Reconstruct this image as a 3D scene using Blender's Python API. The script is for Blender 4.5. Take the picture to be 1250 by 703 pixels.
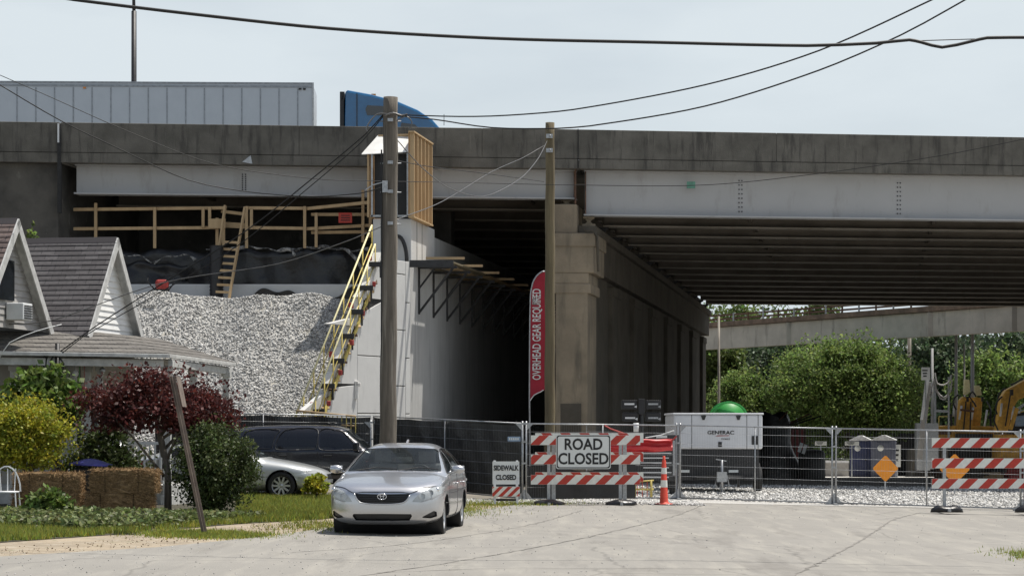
import bpy, bmesh, math, random
import numpy as np
from mathutils import Vector, Matrix
random.seed(7); np.random.seed(7)
for o in list(bpy.data.objects): bpy.data.objects.remove(o)
scene = bpy.context.scene
C = scene.collection
R = math.radians
F = 2700.0; EYE = 1.75; HOR = 521.0
# ---------------------------------------------------------------- camera
cd = bpy.data.cameras.new('camera'); cam = bpy.data.objects.new('camera', cd); C.objects.link(cam)
cam.location = (0, 0, EYE); cam.rotation_euler = (R(90), 0, 0)
cd.sensor_width = 36; cd.lens = 36*F/1250; cd.shift_y = (HOR-351.5)/1250
cd.clip_start = .5; cd.clip_end = 3000
scene.camera = cam
# ---------------------------------------------------------------- light
SUN = Vector((.87, .50, 0)).normalized(); EL = 69
SUN = Vector((SUN.x*math.cos(R(EL)), SUN.y*math.cos(R(EL)), math.sin(R(EL))))
w = bpy.data.worlds.new('World'); scene.world = w; w.use_nodes = True
nt = w.node_tree; bg = nt.nodes['Background']
sky = nt.nodes.new('ShaderNodeTexSky'); sky.sky_type = 'NISHITA'; sky.sun_disc = False
sky.sun_elevation = R(EL); sky.sun_rotation = math.atan2(SUN.x, SUN.y)
sky.altitude = 0; sky.air_density = 1.0; sky.dust_density = 3.0; sky.ozone_density = 1.0
tc = nt.nodes.new('ShaderNodeTexCoord'); mp = nt.nodes.new('ShaderNodeMapping'); mp.inputs['Scale'].default_value = (1, 1, 3.5)
nz = nt.nodes.new('ShaderNodeTexNoise'); nz.inputs['Scale'].default_value = 5.5; nz.inputs['Detail'].default_value = 8
cr = nt.nodes.new('ShaderNodeValToRGB'); cr.color_ramp.elements[0].position = .33; cr.color_ramp.elements[1].position = .68
cr.color_ramp.elements[0].color = (-.0, 0, 0, 1); cr.color_ramp.elements[1].color = (.3, .3, .3, 1)
mx = nt.nodes.new('ShaderNodeMixRGB'); mx.inputs[2].default_value = (6.8, 7.5, 7.95, 1)
sx_ = nt.nodes.new('ShaderNodeSeparateXYZ'); el_ = nt.nodes.new('ShaderNodeMapRange')      # milky haze low in the sky
el_.inputs[1].default_value = .2; el_.inputs[2].default_value = .55; el_.inputs[3].default_value = .80; el_.inputs[4].default_value = .0
ma = nt.nodes.new('ShaderNodeMath'); ma.operation = 'MULTIPLY_ADD'; ma.inputs[1].default_value = 1.0; ma.use_clamp = True
L = nt.links.new
L(tc.outputs['Generated'], mp.inputs[0]); L(mp.outputs[0], nz.inputs['Vector']); L(nz.outputs['Fac'], cr.inputs[0])
L(tc.outputs['Generated'], sx_.inputs[0]); L(sx_.outputs[2], el_.inputs[0]); L(cr.outputs[0], ma.inputs[0]); L(el_.outputs[0], ma.inputs[2]); L(ma.outputs[0], mx.inputs[0]); L(sky.outputs[0], mx.inputs[1]); L(mx.outputs[0], bg.inputs[0])
bg.inputs[1].default_value = .095
sd = bpy.data.lights.new('sun', 'SUN'); sd.energy = 5.0; sd.angle = R(.53); sd.color = (1, .955, .88)
so = bpy.data.objects.new('sun', sd); C.objects.link(so); so.rotation_euler = (-SUN).to_track_quat('-Z', 'Y').to_euler()
so.location = (20, -20, 60)
vs = scene.view_settings; vs.view_transform = 'Standard'; vs.look = 'None'; vs.exposure = .14; vs.gamma = 1; vs.use_curve_mapping = False
scene.render.engine = 'CYCLES'
# ---------------------------------------------------------------- helpers
def P(px, py, D): return Vector(((px-625)/F*D, D, EYE-(py-HOR)/F*D))
def PX(px, D): return (px-625)/F*D
def PZ(py, D): return EYE-(py-HOR)/F*D
def zg(x, y):
    z = 0
    if x > 2: z -= .02*min(x-2, 14)*max(0, min(1, (80-y)/14))
    if x < -2: z += .025*min(-2-x, 6)
    if y > 66: z -= .0185*(min(y, 122)-66)
    return z
def sm(a, b, t): t = max(0, min(1, (t-a)/(b-a))); return t*t*(3-2*t)
# ---------------------------------------------------------------- materials
def nodes_mat(name):
    m = bpy.data.materials.new(name); m.use_nodes = True
    t = m.node_tree; b = t.nodes['Principled BSDF']
    return m, t, b
def mat(name, c, c2=None, scale=8, rough=.7, metal=0, bump=0, bscale=None, stretch=(1, 1, 1), detail=6, contrast=.25, coat=0, rnd=0, spec=None):
    m, t, b = nodes_mat(name)
    b.inputs['Roughness'].default_value = rough; b.inputs['Metallic'].default_value = metal
    if spec is not None: b.inputs['Specular IOR Level'].default_value = spec
    if coat: b.inputs['Coat Weight'].default_value = coat; b.inputs['Coat Roughness'].default_value = .06
    if c2 is None: c2 = tuple(v*.72 for v in c)
    tc = t.nodes.new('ShaderNodeTexCoord'); mp = t.nodes.new('ShaderNodeMapping'); mp.inputs['Scale'].default_value = stretch
    nz = t.nodes.new('ShaderNodeTexNoise'); nz.inputs['Scale'].default_value = scale; nz.inputs['Detail'].default_value = detail
    nz.inputs['Roughness'].default_value = .62
    t.links.new(tc.outputs['Object'], mp.inputs[0]); t.links.new(mp.outputs[0], nz.inputs['Vector'])
    r = t.nodes.new('ShaderNodeValToRGB'); r.color_ramp.elements[0].position = .5-contrast/2; r.color_ramp.elements[1].position = .5+contrast/2
    r.color_ramp.elements[0].color = (*c2, 1); r.color_ramp.elements[1].color = (*c, 1)
    t.links.new(nz.outputs['Fac'], r.inputs[0]); out = r.outputs[0]
    if rnd:
        a = t.nodes.new('ShaderNodeAttribute'); a.attribute_name = 'shade'
        mm = t.nodes.new('ShaderNodeMixRGB'); mm.blend_type = 'MULTIPLY'; mm.inputs[0].default_value = 1
        t.links.new(out, mm.inputs[1]); t.links.new(a.outputs['Color'], mm.inputs[2]); out = mm.outputs[0]
    t.links.new(out, b.inputs['Base Color'])
    if bump:
        n2 = t.nodes.new('ShaderNodeTexNoise'); n2.inputs['Scale'].default_value = bscale or scale*4; n2.inputs['Detail'].default_value = 5
        t.links.new(mp.outputs[0], n2.inputs['Vector'])
        bp = t.nodes.new('ShaderNodeBump'); bp.inputs['Strength'].default_value = bump; bp.inputs['Distance'].default_value = .02
        t.links.new(n2.outputs['Fac'], bp.inputs['Height']); t.links.new(bp.outputs[0], b.inputs['Normal'])
    return m
def mix_stains(m, stain, scale, stretch, lo, hi, amount=1.0, seed=0):
    """overlay another patchy colour on a material's base colour"""
    t = m.node_tree; b = t.nodes['Principled BSDF']; src = b.inputs['Base Color'].links[0].from_socket
    tc = t.nodes.new('ShaderNodeTexCoord'); mp = t.nodes.new('ShaderNodeMapping'); mp.inputs['Scale'].default_value = stretch
    mp.inputs['Location'].default_value = (seed*3.7, seed*1.3, seed*2.1)
    nz = t.nodes.new('ShaderNodeTexNoise'); nz.inputs['Scale'].default_value = scale; nz.inputs['Detail'].default_value = 8; nz.inputs['Roughness'].default_value = .65
    r = t.nodes.new('ShaderNodeMapRange'); r.inputs[1].default_value = lo; r.inputs[2].default_value = hi; r.inputs[4].default_value = amount
    mm = t.nodes.new('ShaderNodeMixRGB'); mm.inputs[2].default_value = (*stain, 1)
    t.links.new(tc.outputs['Object'], mp.inputs[0]); t.links.new(mp.outputs[0], nz.inputs['Vector']); t.links.new(nz.outputs['Fac'], r.inputs[0])
    t.links.new(r.outputs[0], mm.inputs[0]); t.links.new(src, mm.inputs[1]); t.links.new(mm.outputs[0], b.inputs['Base Color'])
    return m
def leaf_mat(name, c, c2, trans=.35, scale=3):
    m = mat(name, c, c2, scale=scale, rough=.55, contrast=.3, rnd=1, spec=.35)
    t = m.node_tree; b = t.nodes['Principled BSDF']; src = b.inputs['Base Color'].links[0].from_socket
    tr = t.nodes.new('ShaderNodeBsdfTranslucent'); ms = t.nodes.new('ShaderNodeMixShader'); ms.inputs[0].default_value = trans
    t.links.new(src, tr.inputs[0]); t.links.new(b.outputs[0], ms.inputs[1]); t.links.new(tr.outputs[0], ms.inputs[2])
    t.links.new(ms.outputs[0], t.nodes['Material Output'].inputs[0])
    return m
M = {}
M['parapet'] = mix_stains(mix_stains(mat('parapet concrete', (.155, .145, .125), (.085, .08, .068), 1.2, .92, bump=.35, bscale=30, contrast=.35), (.045, .042, .038), 5, (1, 1, .12), .52, .66, .75), (.23, .215, .18), 9, (1, 1, .07), .63, .72, .55, 3)
M['old_conc'] = mix_stains(mix_stains(mat('old pier concrete', (.10, .086, .066), (.06, .052, .039), .9, .9, bump=.3, bscale=24), (.08, .072, .058), 2.5, (1, 1, .2), .5, .68, .8), (.20, .18, .14), 6, (1, 1, .25), .66, .74, .5, 2)  # rear pier copy: shade under the deck put into its colour
M['pier_front_lit'] = mix_stains(mix_stains(mat('tan pier concrete', (.27, .22, .155), (.19, .155, .11), .9, .9, bump=.3, bscale=24), (.10, .088, .066), 2.5, (1, 1, .15), .5, .68, .8), (.40, .37, .31), 6, (1, 1, .2), .64, .73, .55, 2)  # front pier copy, lighter: open sky light put into its colour
M['flange'] = mix_stains(mat('girder flange paint', (.27, .245, .21), (.20, .18, .15), .8, .6), (.14, .09, .05), 3, (1, 1, 1), .58, .7, .6)  # inner flanges lighter than their webs: bright edge lines put into the colour
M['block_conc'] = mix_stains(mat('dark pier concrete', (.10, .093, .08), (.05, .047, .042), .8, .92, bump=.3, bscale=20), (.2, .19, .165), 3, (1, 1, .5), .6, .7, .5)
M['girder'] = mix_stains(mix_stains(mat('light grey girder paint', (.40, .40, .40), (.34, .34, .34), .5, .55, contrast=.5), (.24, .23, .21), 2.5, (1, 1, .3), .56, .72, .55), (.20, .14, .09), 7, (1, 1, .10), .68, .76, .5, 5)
M['girder_shaded'] = mat('inner girder paint', (.13, .112, .09), (.08, .068, .052), .8, .6)  # darker copy of the girder paint: under-deck shade put into the colour
M['soffit'] = mat('deck soffit concrete', (.09, .08, .065), (.06, .05, .04), 1, .9)
M['new_conc'] = mix_stains(mat('new concrete panels', (.60, .60, .585), (.50, .50, .49), 1.1, .85, bump=.12, bscale=20, contrast=.5), (.38, .38, .375), 3, (1, 1, .25), .55, .72, .5)
M['wall_conc'] = mix_stains(mat('abutment concrete', (.46, .46, .45), (.38, .38, .37), .7, .85, contrast=.4), (.22, .22, .22), 3.5, (1, 1, .1), .5, .7, .55)
M['joint'] = mat('dark joint', (.03, .03, .03), rough=.9)
M['steel'] = mat('galvanised steel', (.42, .43, .44), (.30, .31, .32), 20, .42, metal=.75)
M['white_metal'] = mat('white painted metal', (.72, .73, .73), (.62, .63, .63), 3, .4)
M['rust'] = mat('rusty steel', (.16, .085, .05), (.07, .04, .028), 9, .85, bump=.2)
M['black'] = mat('black plastic', (.018, .018, .02), (.012, .012, .013), 5, .5)
M['dark_metal'] = mat('dark metal', (.04, .04, .042), (.025, .025, .025), 9, .5, metal=.3)
M['rubber'] = mat('tyre rubber', (.022, .022, .023), (.015, .015, .015), 14, .8)
M['wood'] = mat('fresh lumber', (.50, .36, .20), (.38, .26, .14), 4, .75, stretch=(1, 1, .2), contrast=.4)
M['form_wood'] = mat('orange form plywood', (.42, .25, .11), (.30, .17, .07), 3, .7, contrast=.4)
M['white_form'] = mat('white form panel', (.74, .73, .70), (.62, .61, .58), 2, .7)
M['pole'] = mix_stains(mat('weathered pole wood', (.19, .165, .135), (.075, .065, .053), 7, .95, bump=.8, bscale=30, stretch=(1, 1, .08), contrast=.35), (.33, .30, .25), 9, (1, 1, .05), .55, .66, .7)
M['pole2'] = mix_stains(mat('greenish pole wood', (.19, .155, .09), (.10, .08, .048), 7, .95, bump=.8, bscale=30, stretch=(1, 1, .08), contrast=.35), (.22, .18, .11), 9, (1, 1, .05), .6, .7, .5)
M['tarp'] = mat('black tarp', (.012, .012, .013), (.007, .007, .008), 3, .36, bump=1.0, bscale=6)
M['wire'] = mat('black cable', (.012, .012, .012), rough=.6)
M['bright_wire'] = mat('bare aluminium cable', (.17, .165, .16), rough=.4, metal=.5)
M['yellow'] = mat('yellow stair paint', (.62, .50, .14), (.50, .40, .11), 10, .6)
M['pale_yellow'] = mat('pale yellow handrail', (.74, .68, .40), (.62, .56, .30), 10, .6)
M['red'] = mat('red paint', (.34, .04, .035), (.30, .025, .02), 8, .55)
M['orange'] = mat('orange plastic', (.62, .06, .03), (.52, .045, .02), 8, .6)
M['red_refl'] = mat('red orange sheeting', (.50, .04, .022), (.42, .032, .018), 14, .5)
M['white_refl'] = mat('white sheeting', (.80, .80, .74), (.70, .71, .66), 12, .5)
M['sign_white'] = mat('white sign face', (.76, .78, .76), (.66, .68, .66), 4, .5, contrast=.6)
M['sign_back'] = mat('bare sign back', (.20, .16, .13), (.13, .10, .085), 6, .6)
M['ink'] = mat('black sign lettering', (.015, .015, .015), rough=.6)
M['diamond'] = mat('orange sign face', (.78, .28, .012), (.72, .25, .01), 5, .5)
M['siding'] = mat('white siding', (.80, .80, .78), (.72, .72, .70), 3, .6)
M['grey_siding'] = mat('grey siding', (.36, .35, .33), (.30, .29, .28), 3, .7)
M['trim'] = mat('grey white trim', (.56, .56, .54), (.40, .40, .385), 5, .6)
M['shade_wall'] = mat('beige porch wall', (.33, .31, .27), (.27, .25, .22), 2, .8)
M['glass_dark'] = mat('dark window glass', (.02, .024, .03), (.015, .018, .02), 3, .08, spec=.8)
M['straw'] = mat('straw', (.30, .20, .10), (.17, .105, .05), 14, .95, bump=.6, bscale=60, contrast=.5, rnd=1)
M['blue_tarp'] = mat('blue plastic lid', (.10, .10, .42), (.07, .07, .30), 6, .4)
M['cat'] = mat('machine yellow paint', (.74, .42, .07), (.50, .27, .05), 5, .55)
M['green_tarp'] = mat('green plastic', (.04, .34, .07), (.03, .26, .05), 5, .45)
M['toilet_blue'] = mat('navy blue plastic', (.035, .045, .12), (.03, .04, .10), 4, .5)
M['toilet_grey'] = mat('grey blue plastic', (.12, .13, .18), (.10, .11, .15), 4, .5)
M['toilet_roof'] = mat('white translucent roof', (.78, .79, .80), rough=.5)
M['trailer'] = mat('grey white trailer panel', (.52, .56, .60), (.46, .50, .54), 1.5, .45, contrast=.5)
M['trailer_seam'] = mat('grey trailer seam', (.33, .36, .39), rough=.5)
M['cab_blue'] = mat('blue cab paint', (.012, .13, .30), (.01, .11, .26), 3, .3, coat=.6)
M['gen_white'] = mat('white generator panel', (.66, .67, .69), (.60, .61, .63), 2, .4)
M['fabric_red'] = mat('red banner fabric', (.42, .022, .045), (.34, .018, .035), 3, .75)
M['red_tarp'] = mat('red tarp', (.55, .03, .035), (.42, .02, .025), 5, .5, bump=.5, bscale=4)
M['box_green'] = mat('green box', (.12, .30, .22), rough=.6)
# ---------------------------------------------------------------- scene graph helpers
def tag(o, label=None, cat=None, group=None, kind=None):
    if label: o['label'] = label
    if cat: o['category'] = cat
    if group: o['group'] = group
    if kind: o['kind'] = kind
    return o
def empty(name, loc, rz=0, label=None, cat=None, group=None):
    o = bpy.data.objects.new(name, None); C.objects.link(o); o.location = loc; o.rotation_euler = (0, 0, rz); o.empty_display_size = .2
    return tag(o, label, cat, group)
def copy_tree(o, parent=None):
    c = o.copy(); C.objects.link(c); c.parent = parent
    for ch in list(o.children): copy_tree(ch, c)
    return c
class MB:
    def __init__(s): s.v = []; s.f = []; s.m = []; s.smooth = []; s.cur = 0; s.sm = False; s.sh = []; s.shade = None
    def add(s, vs, fs):
        b = len(s.v); s.v += [tuple(x) for x in vs]
        for f in fs:
            s.f.append(tuple(b+i for i in f)); s.m.append(s.cur); s.smooth.append(s.sm)
            s.sh.append(s.shade if s.shade is not None else 1.0)
        return s
    def box(s, c, d, rot=None):
        h = [x/2 for x in d]; c = Vector(c)
        vs = [Vector((x*h[0], y*h[1], z*h[2])) for x in (-1, 1) for y in (-1, 1) for z in (-1, 1)]
        if rot is not None:
            if isinstance(rot, (int, float)): rot = Matrix.Rotation(rot, 3, 'Z')
            vs = [rot @ v for v in vs]
        return s.add([v+c for v in vs], [(0, 1, 3, 2), (4, 6, 7, 5), (0, 4, 5, 1), (2, 3, 7, 6), (0, 2, 6, 4), (1, 5, 7, 3)])
    def bb(s, a, b):
        return s.box([(a[i]+b[i])/2 for i in range(3)], [abs(b[i]-a[i]) for i in range(3)])
    def beam(s, a, b, w, h, up=(0, 0, 1)):
        a = Vector(a); b = Vector(b); d = (b-a); L_ = d.length
        if L_ < 1e-6: return s
        d.normalize(); up = Vector(up)
        if abs(d.dot(up)) > .98: up = Vector((0, 1, 0))
        x = d.cross(up).normalized(); z = x.cross(d).normalized()
        rot = Matrix((x, d, z)).transposed()
        return s.box((a+b)/2, (w, L_, h), rot)
    def tube(s, pts, r, n=6, r2=None, cap=True):
        pts = [Vector(p) for p in pts]; k = len(pts); vs = []; fs = []
        prev = None
        for i, p in enumerate(pts):
            d = (pts[min(i+1, k-1)]-pts[max(i-1, 0)]).normalized()
            if prev is None:
                up = Vector((0, 0, 1)) if abs(d.z) < .95 else Vector((0, 1, 0))
                x = d.cross(up).normalized()
            else: x = (prev-d*prev.dot(d)).normalized()
            prev = x; y = d.cross(x)
            rr = r if r2 is None else r+(r2-r)*i/(k-1)
            if isinstance(r, (list, tuple)): rr = r[i]
            vs += [p+(x*math.cos(2*math.pi*j/n)+y*math.sin(2*math.pi*j/n))*rr for j in range(n)]
        for i in range(k-1):
            for j in range(n):
                a = i*n+j; b_ = i*n+(j+1) % n; fs.append((a, b_, b_+n, a+n))
        if cap: fs += [tuple(range(n-1, -1, -1)), tuple((k-1)*n+j for j in range(n))]
        o = s.sm; s.sm = n > 5; s.add(vs, fs); s.sm = o; return s
    def cyl(s, a, b, r, n=12, r2=None): return s.tube([a, b], r, n, r2)
    def prism(s, poly, a, b):
        """poly: list of 3d points; extruded by vector b (a offset)"""
        n = len(poly); a = Vector(a); b = Vector(b)
        vs = [Vector(p)+a for p in poly]+[Vector(p)+b for p in poly]
        fs = [tuple(range(n-1, -1, -1)), tuple(n+i for i in range(n))]+[(i, (i+1) % n, n+(i+1) % n, n+i) for i in range(n)]
        return s.add(vs, fs)
    def lathe(s, prof, o, axis='Z', n=24):
        vs = []; fs = []; o = Vector(o); k = len(prof)
        for (r, h) in prof:
            for j in range(n):
                a = 2*math.pi*j/n; c_, s_ = r*math.cos(a), r*math.sin(a)
                vs.append(o+(Vector((c_, s_, h)) if axis == 'Z' else Vector((c_, h, s_)) if axis == 'Y' else Vector((h, c_, s_))))
        for i in range(k-1):
            for j in range(n):
                a = i*n+j; b_ = i*n+(j+1) % n; fs.append((a, b_, b_+n, a+n))
        s.sm, o_ = True, s.sm; s.add(vs, fs); s.sm = o_; return s
    def grid(s, fn, nu, nv):
        vs = [fn(i/nu, j/nv) for i in range(nu+1) for j in range(nv+1)]
        fs = [(i*(nv+1)+j, (i+1)*(nv+1)+j, (i+1)*(nv+1)+j+1, i*(nv+1)+j+1) for i in range(nu) for j in range(nv)]
        return s.add(vs, fs)
    def build(s, name, mats, parent=None, bevel=0, loc=None, solid=0, normals=True):
        me = bpy.data.meshes.new(name); me.from_pydata(s.v, [], s.f); me.update()
        if not isinstance(mats, (list, tuple)): mats = [mats]
        for m in mats: me.materials.append(M[m] if isinstance(m, str) else m)
        me.polygons.foreach_set('material_index', s.m); me.polygons.foreach_set('use_smooth', s.smooth)
        if any(x != 1.0 for x in s.sh): set_shade(me, s.sh)
        if normals:
            bm = bmesh.new(); bm.from_mesh(me); bmesh.ops.recalc_face_normals(bm, faces=bm.faces); bm.to_mesh(me); bm.free()
        o = bpy.data.objects.new(name, me); C.objects.link(o)
        if parent: o.parent = parent
        if loc is not None: o.location = loc
        if solid:
            md = o.modifiers.new('t', 'SOLIDIFY'); md.thickness = solid
        if bevel:
            md = o.modifiers.new('b', 'BEVEL'); md.width = bevel; md.segments = 2; md.limit_method = 'ANGLE'
        return o
def set_shade(me, per_face):
    at = me.attributes.new('shade', 'FLOAT_COLOR', 'FACE')
    a = np.ones((len(me.polygons), 4), dtype=np.float32); pf = np.array(per_face, dtype=np.float32)
    if pf.ndim == 1: a[:, :3] = pf[:, None]
    else: a[:, :3] = pf
    at.data.foreach_set('color', a.ravel())
def np_mesh(name, v, f, mats, parent=None, shade=None, smooth=False):
    """v (N,3) f (K,m) numpy"""
    me = bpy.data.meshes.new(name); k, m = f.shape
    me.vertices.add(len(v)); me.vertices.foreach_set('co', v.astype(np.float32).ravel())
    me.loops.add(k*m); me.loops.foreach_set('vertex_index', f.astype(np.int32).ravel())
    me.polygons.add(k); me.polygons.foreach_set('loop_start', np.arange(0, k*m, m, dtype=np.int32))
    try: me.polygons.foreach_set('loop_total', np.full(k, m, dtype=np.int32))
    except Exception: pass
    me.update(calc_edges=True); me.validate()
    if not isinstance(mats, (list, tuple)): mats = [mats]
    for mm in mats: me.materials.append(M[mm] if isinstance(mm, str) else mm)
    if smooth: me.polygons.foreach_set('use_smooth', [True]*k)
    if shade is not None: set_shade(me, shade)
    o = bpy.data.objects.new(name, me); C.objects.link(o)
    if parent: o.parent = parent
    return o
def leaves(name, pts, size, m, parent=None, tilt=1.0, shade=(.55, 1.35), aspect=.6, seed=1, hue=.12):
    """one small folded quad per point"""
    rs = np.random.RandomState(seed); n = len(pts)
    a = rs.normal(size=(n, 3)); a[:, 2] *= tilt; a /= np.linalg.norm(a, axis=1)[:, None]
    b = np.cross(a, rs.normal(size=(n, 3))); b /= np.linalg.norm(b, axis=1)[:, None]
    s = size*rs.uniform(.6, 1.4, n)[:, None]
    v = np.stack([pts-a*s, pts+b*s*aspect, pts+a*s, pts-b*s*aspect], 1).reshape(-1, 3)
    f = np.arange(4*n).reshape(n, 4)
    sh = rs.uniform(shade[0], shade[1], n)[:, None]*(1+rs.uniform(-hue, hue, (n, 3)))
    return np_mesh(name, v, f, m, parent, shade=sh)
def blob_pts(blobs, n, seed=1, shell=.55, squash=1.0):
    """random points in a union of ellipsoids, biased to the outside, with clumps"""
    rs = np.random.RandomState(seed); out = []
    tot = sum(b[3]*b[4]*b[5] for b in blobs) if len(blobs[0]) == 6 else sum(b[3]**3 for b in blobs)
    for b in blobs:
        r = np.array(b[3:6]) if len(b) == 6 else np.array([b[3]]*3)
        k = int(n*np.prod(r)/tot)
        d = rs.normal(size=(k, 3)); d /= np.linalg.norm(d, axis=1)[:, None]
        rad = shell+(1-shell)*rs.uniform(0, 1, k)**.6
        rad *= 1+.16*np.sin(d[:, 0]*7+b[0]*3)*np.sin(d[:, 2]*6+b[1])*np.sin(d[:, 1]*8)+.05*rs.normal(size=k)
        out.append(np.array(b[:3])+d*rad[:, None]*r)
    return np.concatenate(out)
def crown_pts(c, r, nclump, n, seed, clump=.3, low=-.7):
    """clumpy crown: clumps over an ellipsoid shell and inside"""
    rs = np.random.RandomState(seed); bl = []
    c = np.array(c, float); r = np.array(r, float)
    while len(bl) < nclump:
        d = rs.normal(size=3); d /= np.linalg.norm(d)
        if d[2] < low: continue
        q = rs.uniform(.45, .92); s = clump*rs.uniform(.6, 1.3)
        bl.append((*(c+d*r*q), *(r*s)))
    p = blob_pts(bl, int(n*.82), seed+1, shell=.25); p = p+rs.normal(size=p.shape)*r*clump*.16
    d = rs.normal(size=(n-int(n*.82), 3)); d /= np.linalg.norm(d, axis=1)[:, None]; d[:, 2] = np.maximum(d[:, 2], low)
    q = c+d*r*(rs.uniform(.55, 1.12, len(d))*(1+.10*np.sin(d[:, 0]*9+seed)*np.sin(d[:, 1]*7+d[:, 2]*8)))[:, None]
    return np.concatenate([p, q])
def tree(name, base, c, r, nclump, n, size, m, label, cat='tree', group=None, seed=1, trunk_r=.12, trunk_m='pole', clump=.3, nlimb=6, low=-.7, aspect=.6, shade=(.55, 1.4)):
    rt = empty(name, base, 0, label, cat, group); base = Vector(base); rs = random.Random(seed)
    cl = Vector(c)-base
    p = crown_pts(cl, r, nclump, n, seed, clump, low)
    leaves('crown', p, size, m, rt, seed=seed, aspect=aspect, shade=shade)
    t = MB(); top = cl+Vector((0, 0, r[2]*.3))
    t.tube([(0, 0, -.1), (0, 0, cl.z*.4), tuple(cl*.8), tuple(top)], [trunk_r, trunk_r*.8, trunk_r*.55, trunk_r*.2], 8)
    for k in range(nlimb):
        a = rs.uniform(0, 6.28); s = Vector((0, 0, 0)).lerp(cl, rs.uniform(.35, .8)); e = cl+Vector((math.cos(a)*r[0]*.75, math.sin(a)*r[1]*.75, r[2]*rs.uniform(-.3, .6)))
        mid = (s+e)/2+Vector((0, 0, .08*r[2]))
        t.tube([s, mid, e], [trunk_r*.45, trunk_r*.3, trunk_r*.1], 6)
    t.build('trunk', trunk_m, rt)
    return rt
def stones(name, pts, size, m, seed=1, lo=.35, hi=1.5, parent=None):
    rs = np.random.RandomState(seed); n = len(pts)
    base = np.array([(0, 0, 1), (1, 0, 0), (0, 1, 0), (-1, 0, 0), (0, -1, 0), (0, 0, -1)], float)
    fs = np.array([(0, 1, 2), (0, 2, 3), (0, 3, 4), (0, 4, 1), (5, 2, 1), (5, 3, 2), (5, 4, 3), (5, 1, 4)])
    q = rs.normal(size=(n, 3, 3)); u, _, vt = np.linalg.svd(q); rot = u
    sc = size*rs.uniform(.5, 1.5, (n, 1, 1))*rs.uniform(.6, 1.2, (n, 1, 3))
    v = (base[None]*rs.uniform(.75, 1.2, (n, 6, 1))*sc)@rot+pts[:, None, :]
    f = (fs[None]+6*np.arange(n)[:, None, None]).reshape(-1, 3)
    s = rs.uniform(lo, hi, n)
    return np_mesh(name, v.reshape(-1, 3), f, m, parent, shade=np.repeat(s, 8))
def text_obj(name, s, size, m, parent, loc, rot=(R(90), 0, 0), sx=1, extrude=.004, bold=0, spacing=1, align='CENTER'):
    cu = bpy.data.curves.new(name, 'FONT'); cu.body = s; cu.size = size; cu.extrude = extrude; cu.offset = bold; cu.align_x = align; cu.align_y = 'CENTER'
    cu.space_character = spacing; cu.resolution_u = 3
    o = bpy.data.objects.new('tmp', cu); C.objects.link(o)
    dg = bpy.context.evaluated_depsgraph_get(); me = bpy.data.meshes.new_from_object(o.evaluated_get(dg)); bpy.data.objects.remove(o)
    me.transform(Matrix.Diagonal((sx, 1, 1, 1))); me.materials.clear(); me.materials.append(M[m] if isinstance(m, str) else m)
    me.name = name
    o = bpy.data.objects.new(name, me); C.objects.link(o); o.parent = parent; o.location = loc; o.rotation_euler = rot
    return o
def poly_in(poly, x, y):
    """vectorised point in polygon"""
    c = np.zeros(len(x), bool); n = len(poly); j = n-1
    for i in range(n):
        xi, yi = poly[i]; xj, yj = poly[j]
        with np.errstate(divide='ignore', invalid='ignore'):
            k = ((yi > y) != (yj > y)) & (x < (xj-xi)*(y-yi)/(yj-yi+1e-12)+xi)
        c ^= k; j = i
    return c
# ================================================================ cars
def car_paint(name, c, metal=.5, rough=.32):
    m = mat(name, c, tuple(v*.93 for v in c), 60, rough, metal=metal, coat=.8, contrast=.6); return m
M['silver'] = car_paint('silver car paint', (.56, .57, .59), .82, .30)
M['silver2'] = car_paint('pale silver car paint', (.50, .52, .52), .4, .34)
M['navy'] = car_paint('navy black car paint', (.003, .004, .010), .1, .25)
def glass(name, tint, mixf):
    m, t, b = nodes_mat(name); b.inputs['Base Color'].default_value = (*tint, 1); b.inputs['Roughness'].default_value = .04
    b.inputs['Specular IOR Level'].default_value = .6
    tr = t.nodes.new('ShaderNodeBsdfTransparent'); tr.inputs[0].default_value = (.82, .86, .86, 1)
    ms = t.nodes.new('ShaderNodeMixShader'); ms.inputs[0].default_value = mixf
    t.links.new(tr.outputs[0], ms.inputs[1]); t.links.new(b.outputs[0], ms.inputs[2]); t.links.new(ms.outputs[0], t.nodes['Material Output'].inputs[0])
    return m
M['car_glass'] = glass('car glass', (.05, .06, .065), .30)
M['tint_glass'] = glass('tinted car glass', (.012, .014, .02), .82)
M['lamp_glass'] = glass('headlight lens', (.75, .78, .80), .45)
M['chrome'] = mat('chrome', (.75, .76, .78), (.7, .7, .72), 20, .18, metal=1)
M['alloy'] = mat('alloy wheel', (.55, .56, .57), (.45, .46, .47), 20, .35, metal=.7)
M['interior'] = mat('grey car interior', (.24, .24, .24), (.17, .17, .17), 8, .8)
M['amber'] = mat('amber lens', (.7, .25, .03), rough=.3)
M['lamp_red'] = mat('red tail lens', (.35, .01, .01), rough=.2)
def catmull(pts, closed=True, ds=.015):
    p = np.array(pts, float); n = len(p); out = []
    for i in range(n if closed else n-1):
        if closed: a, b, c, d = p[(i-1) % n], p[i], p[(i+1) % n], p[(i+2) % n]
        else: a, b, c, d = p[max(i-1, 0)], p[i], p[i+1], p[min(i+2, n-1)]
        k = max(2, int(np.linalg.norm(c-b)/ds)); t = np.linspace(0, 1, k, endpoint=False)[:, None]
        # centripetal-ish tension
        m1 = (c-a)*.5*min(1, np.linalg.norm(c-b)/(np.linalg.norm(b-a)+1e-6)) ; m2 = (d-b)*.5*min(1, np.linalg.norm(c-b)/(np.linalg.norm(d-c)+1e-6))
        out.append((2*t**3-3*t**2+1)*b+(t**3-2*t**2+t)*m1+(-2*t**3+3*t**2)*c+(t**3-t**2)*m2)
    return np.concatenate(out)
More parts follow.
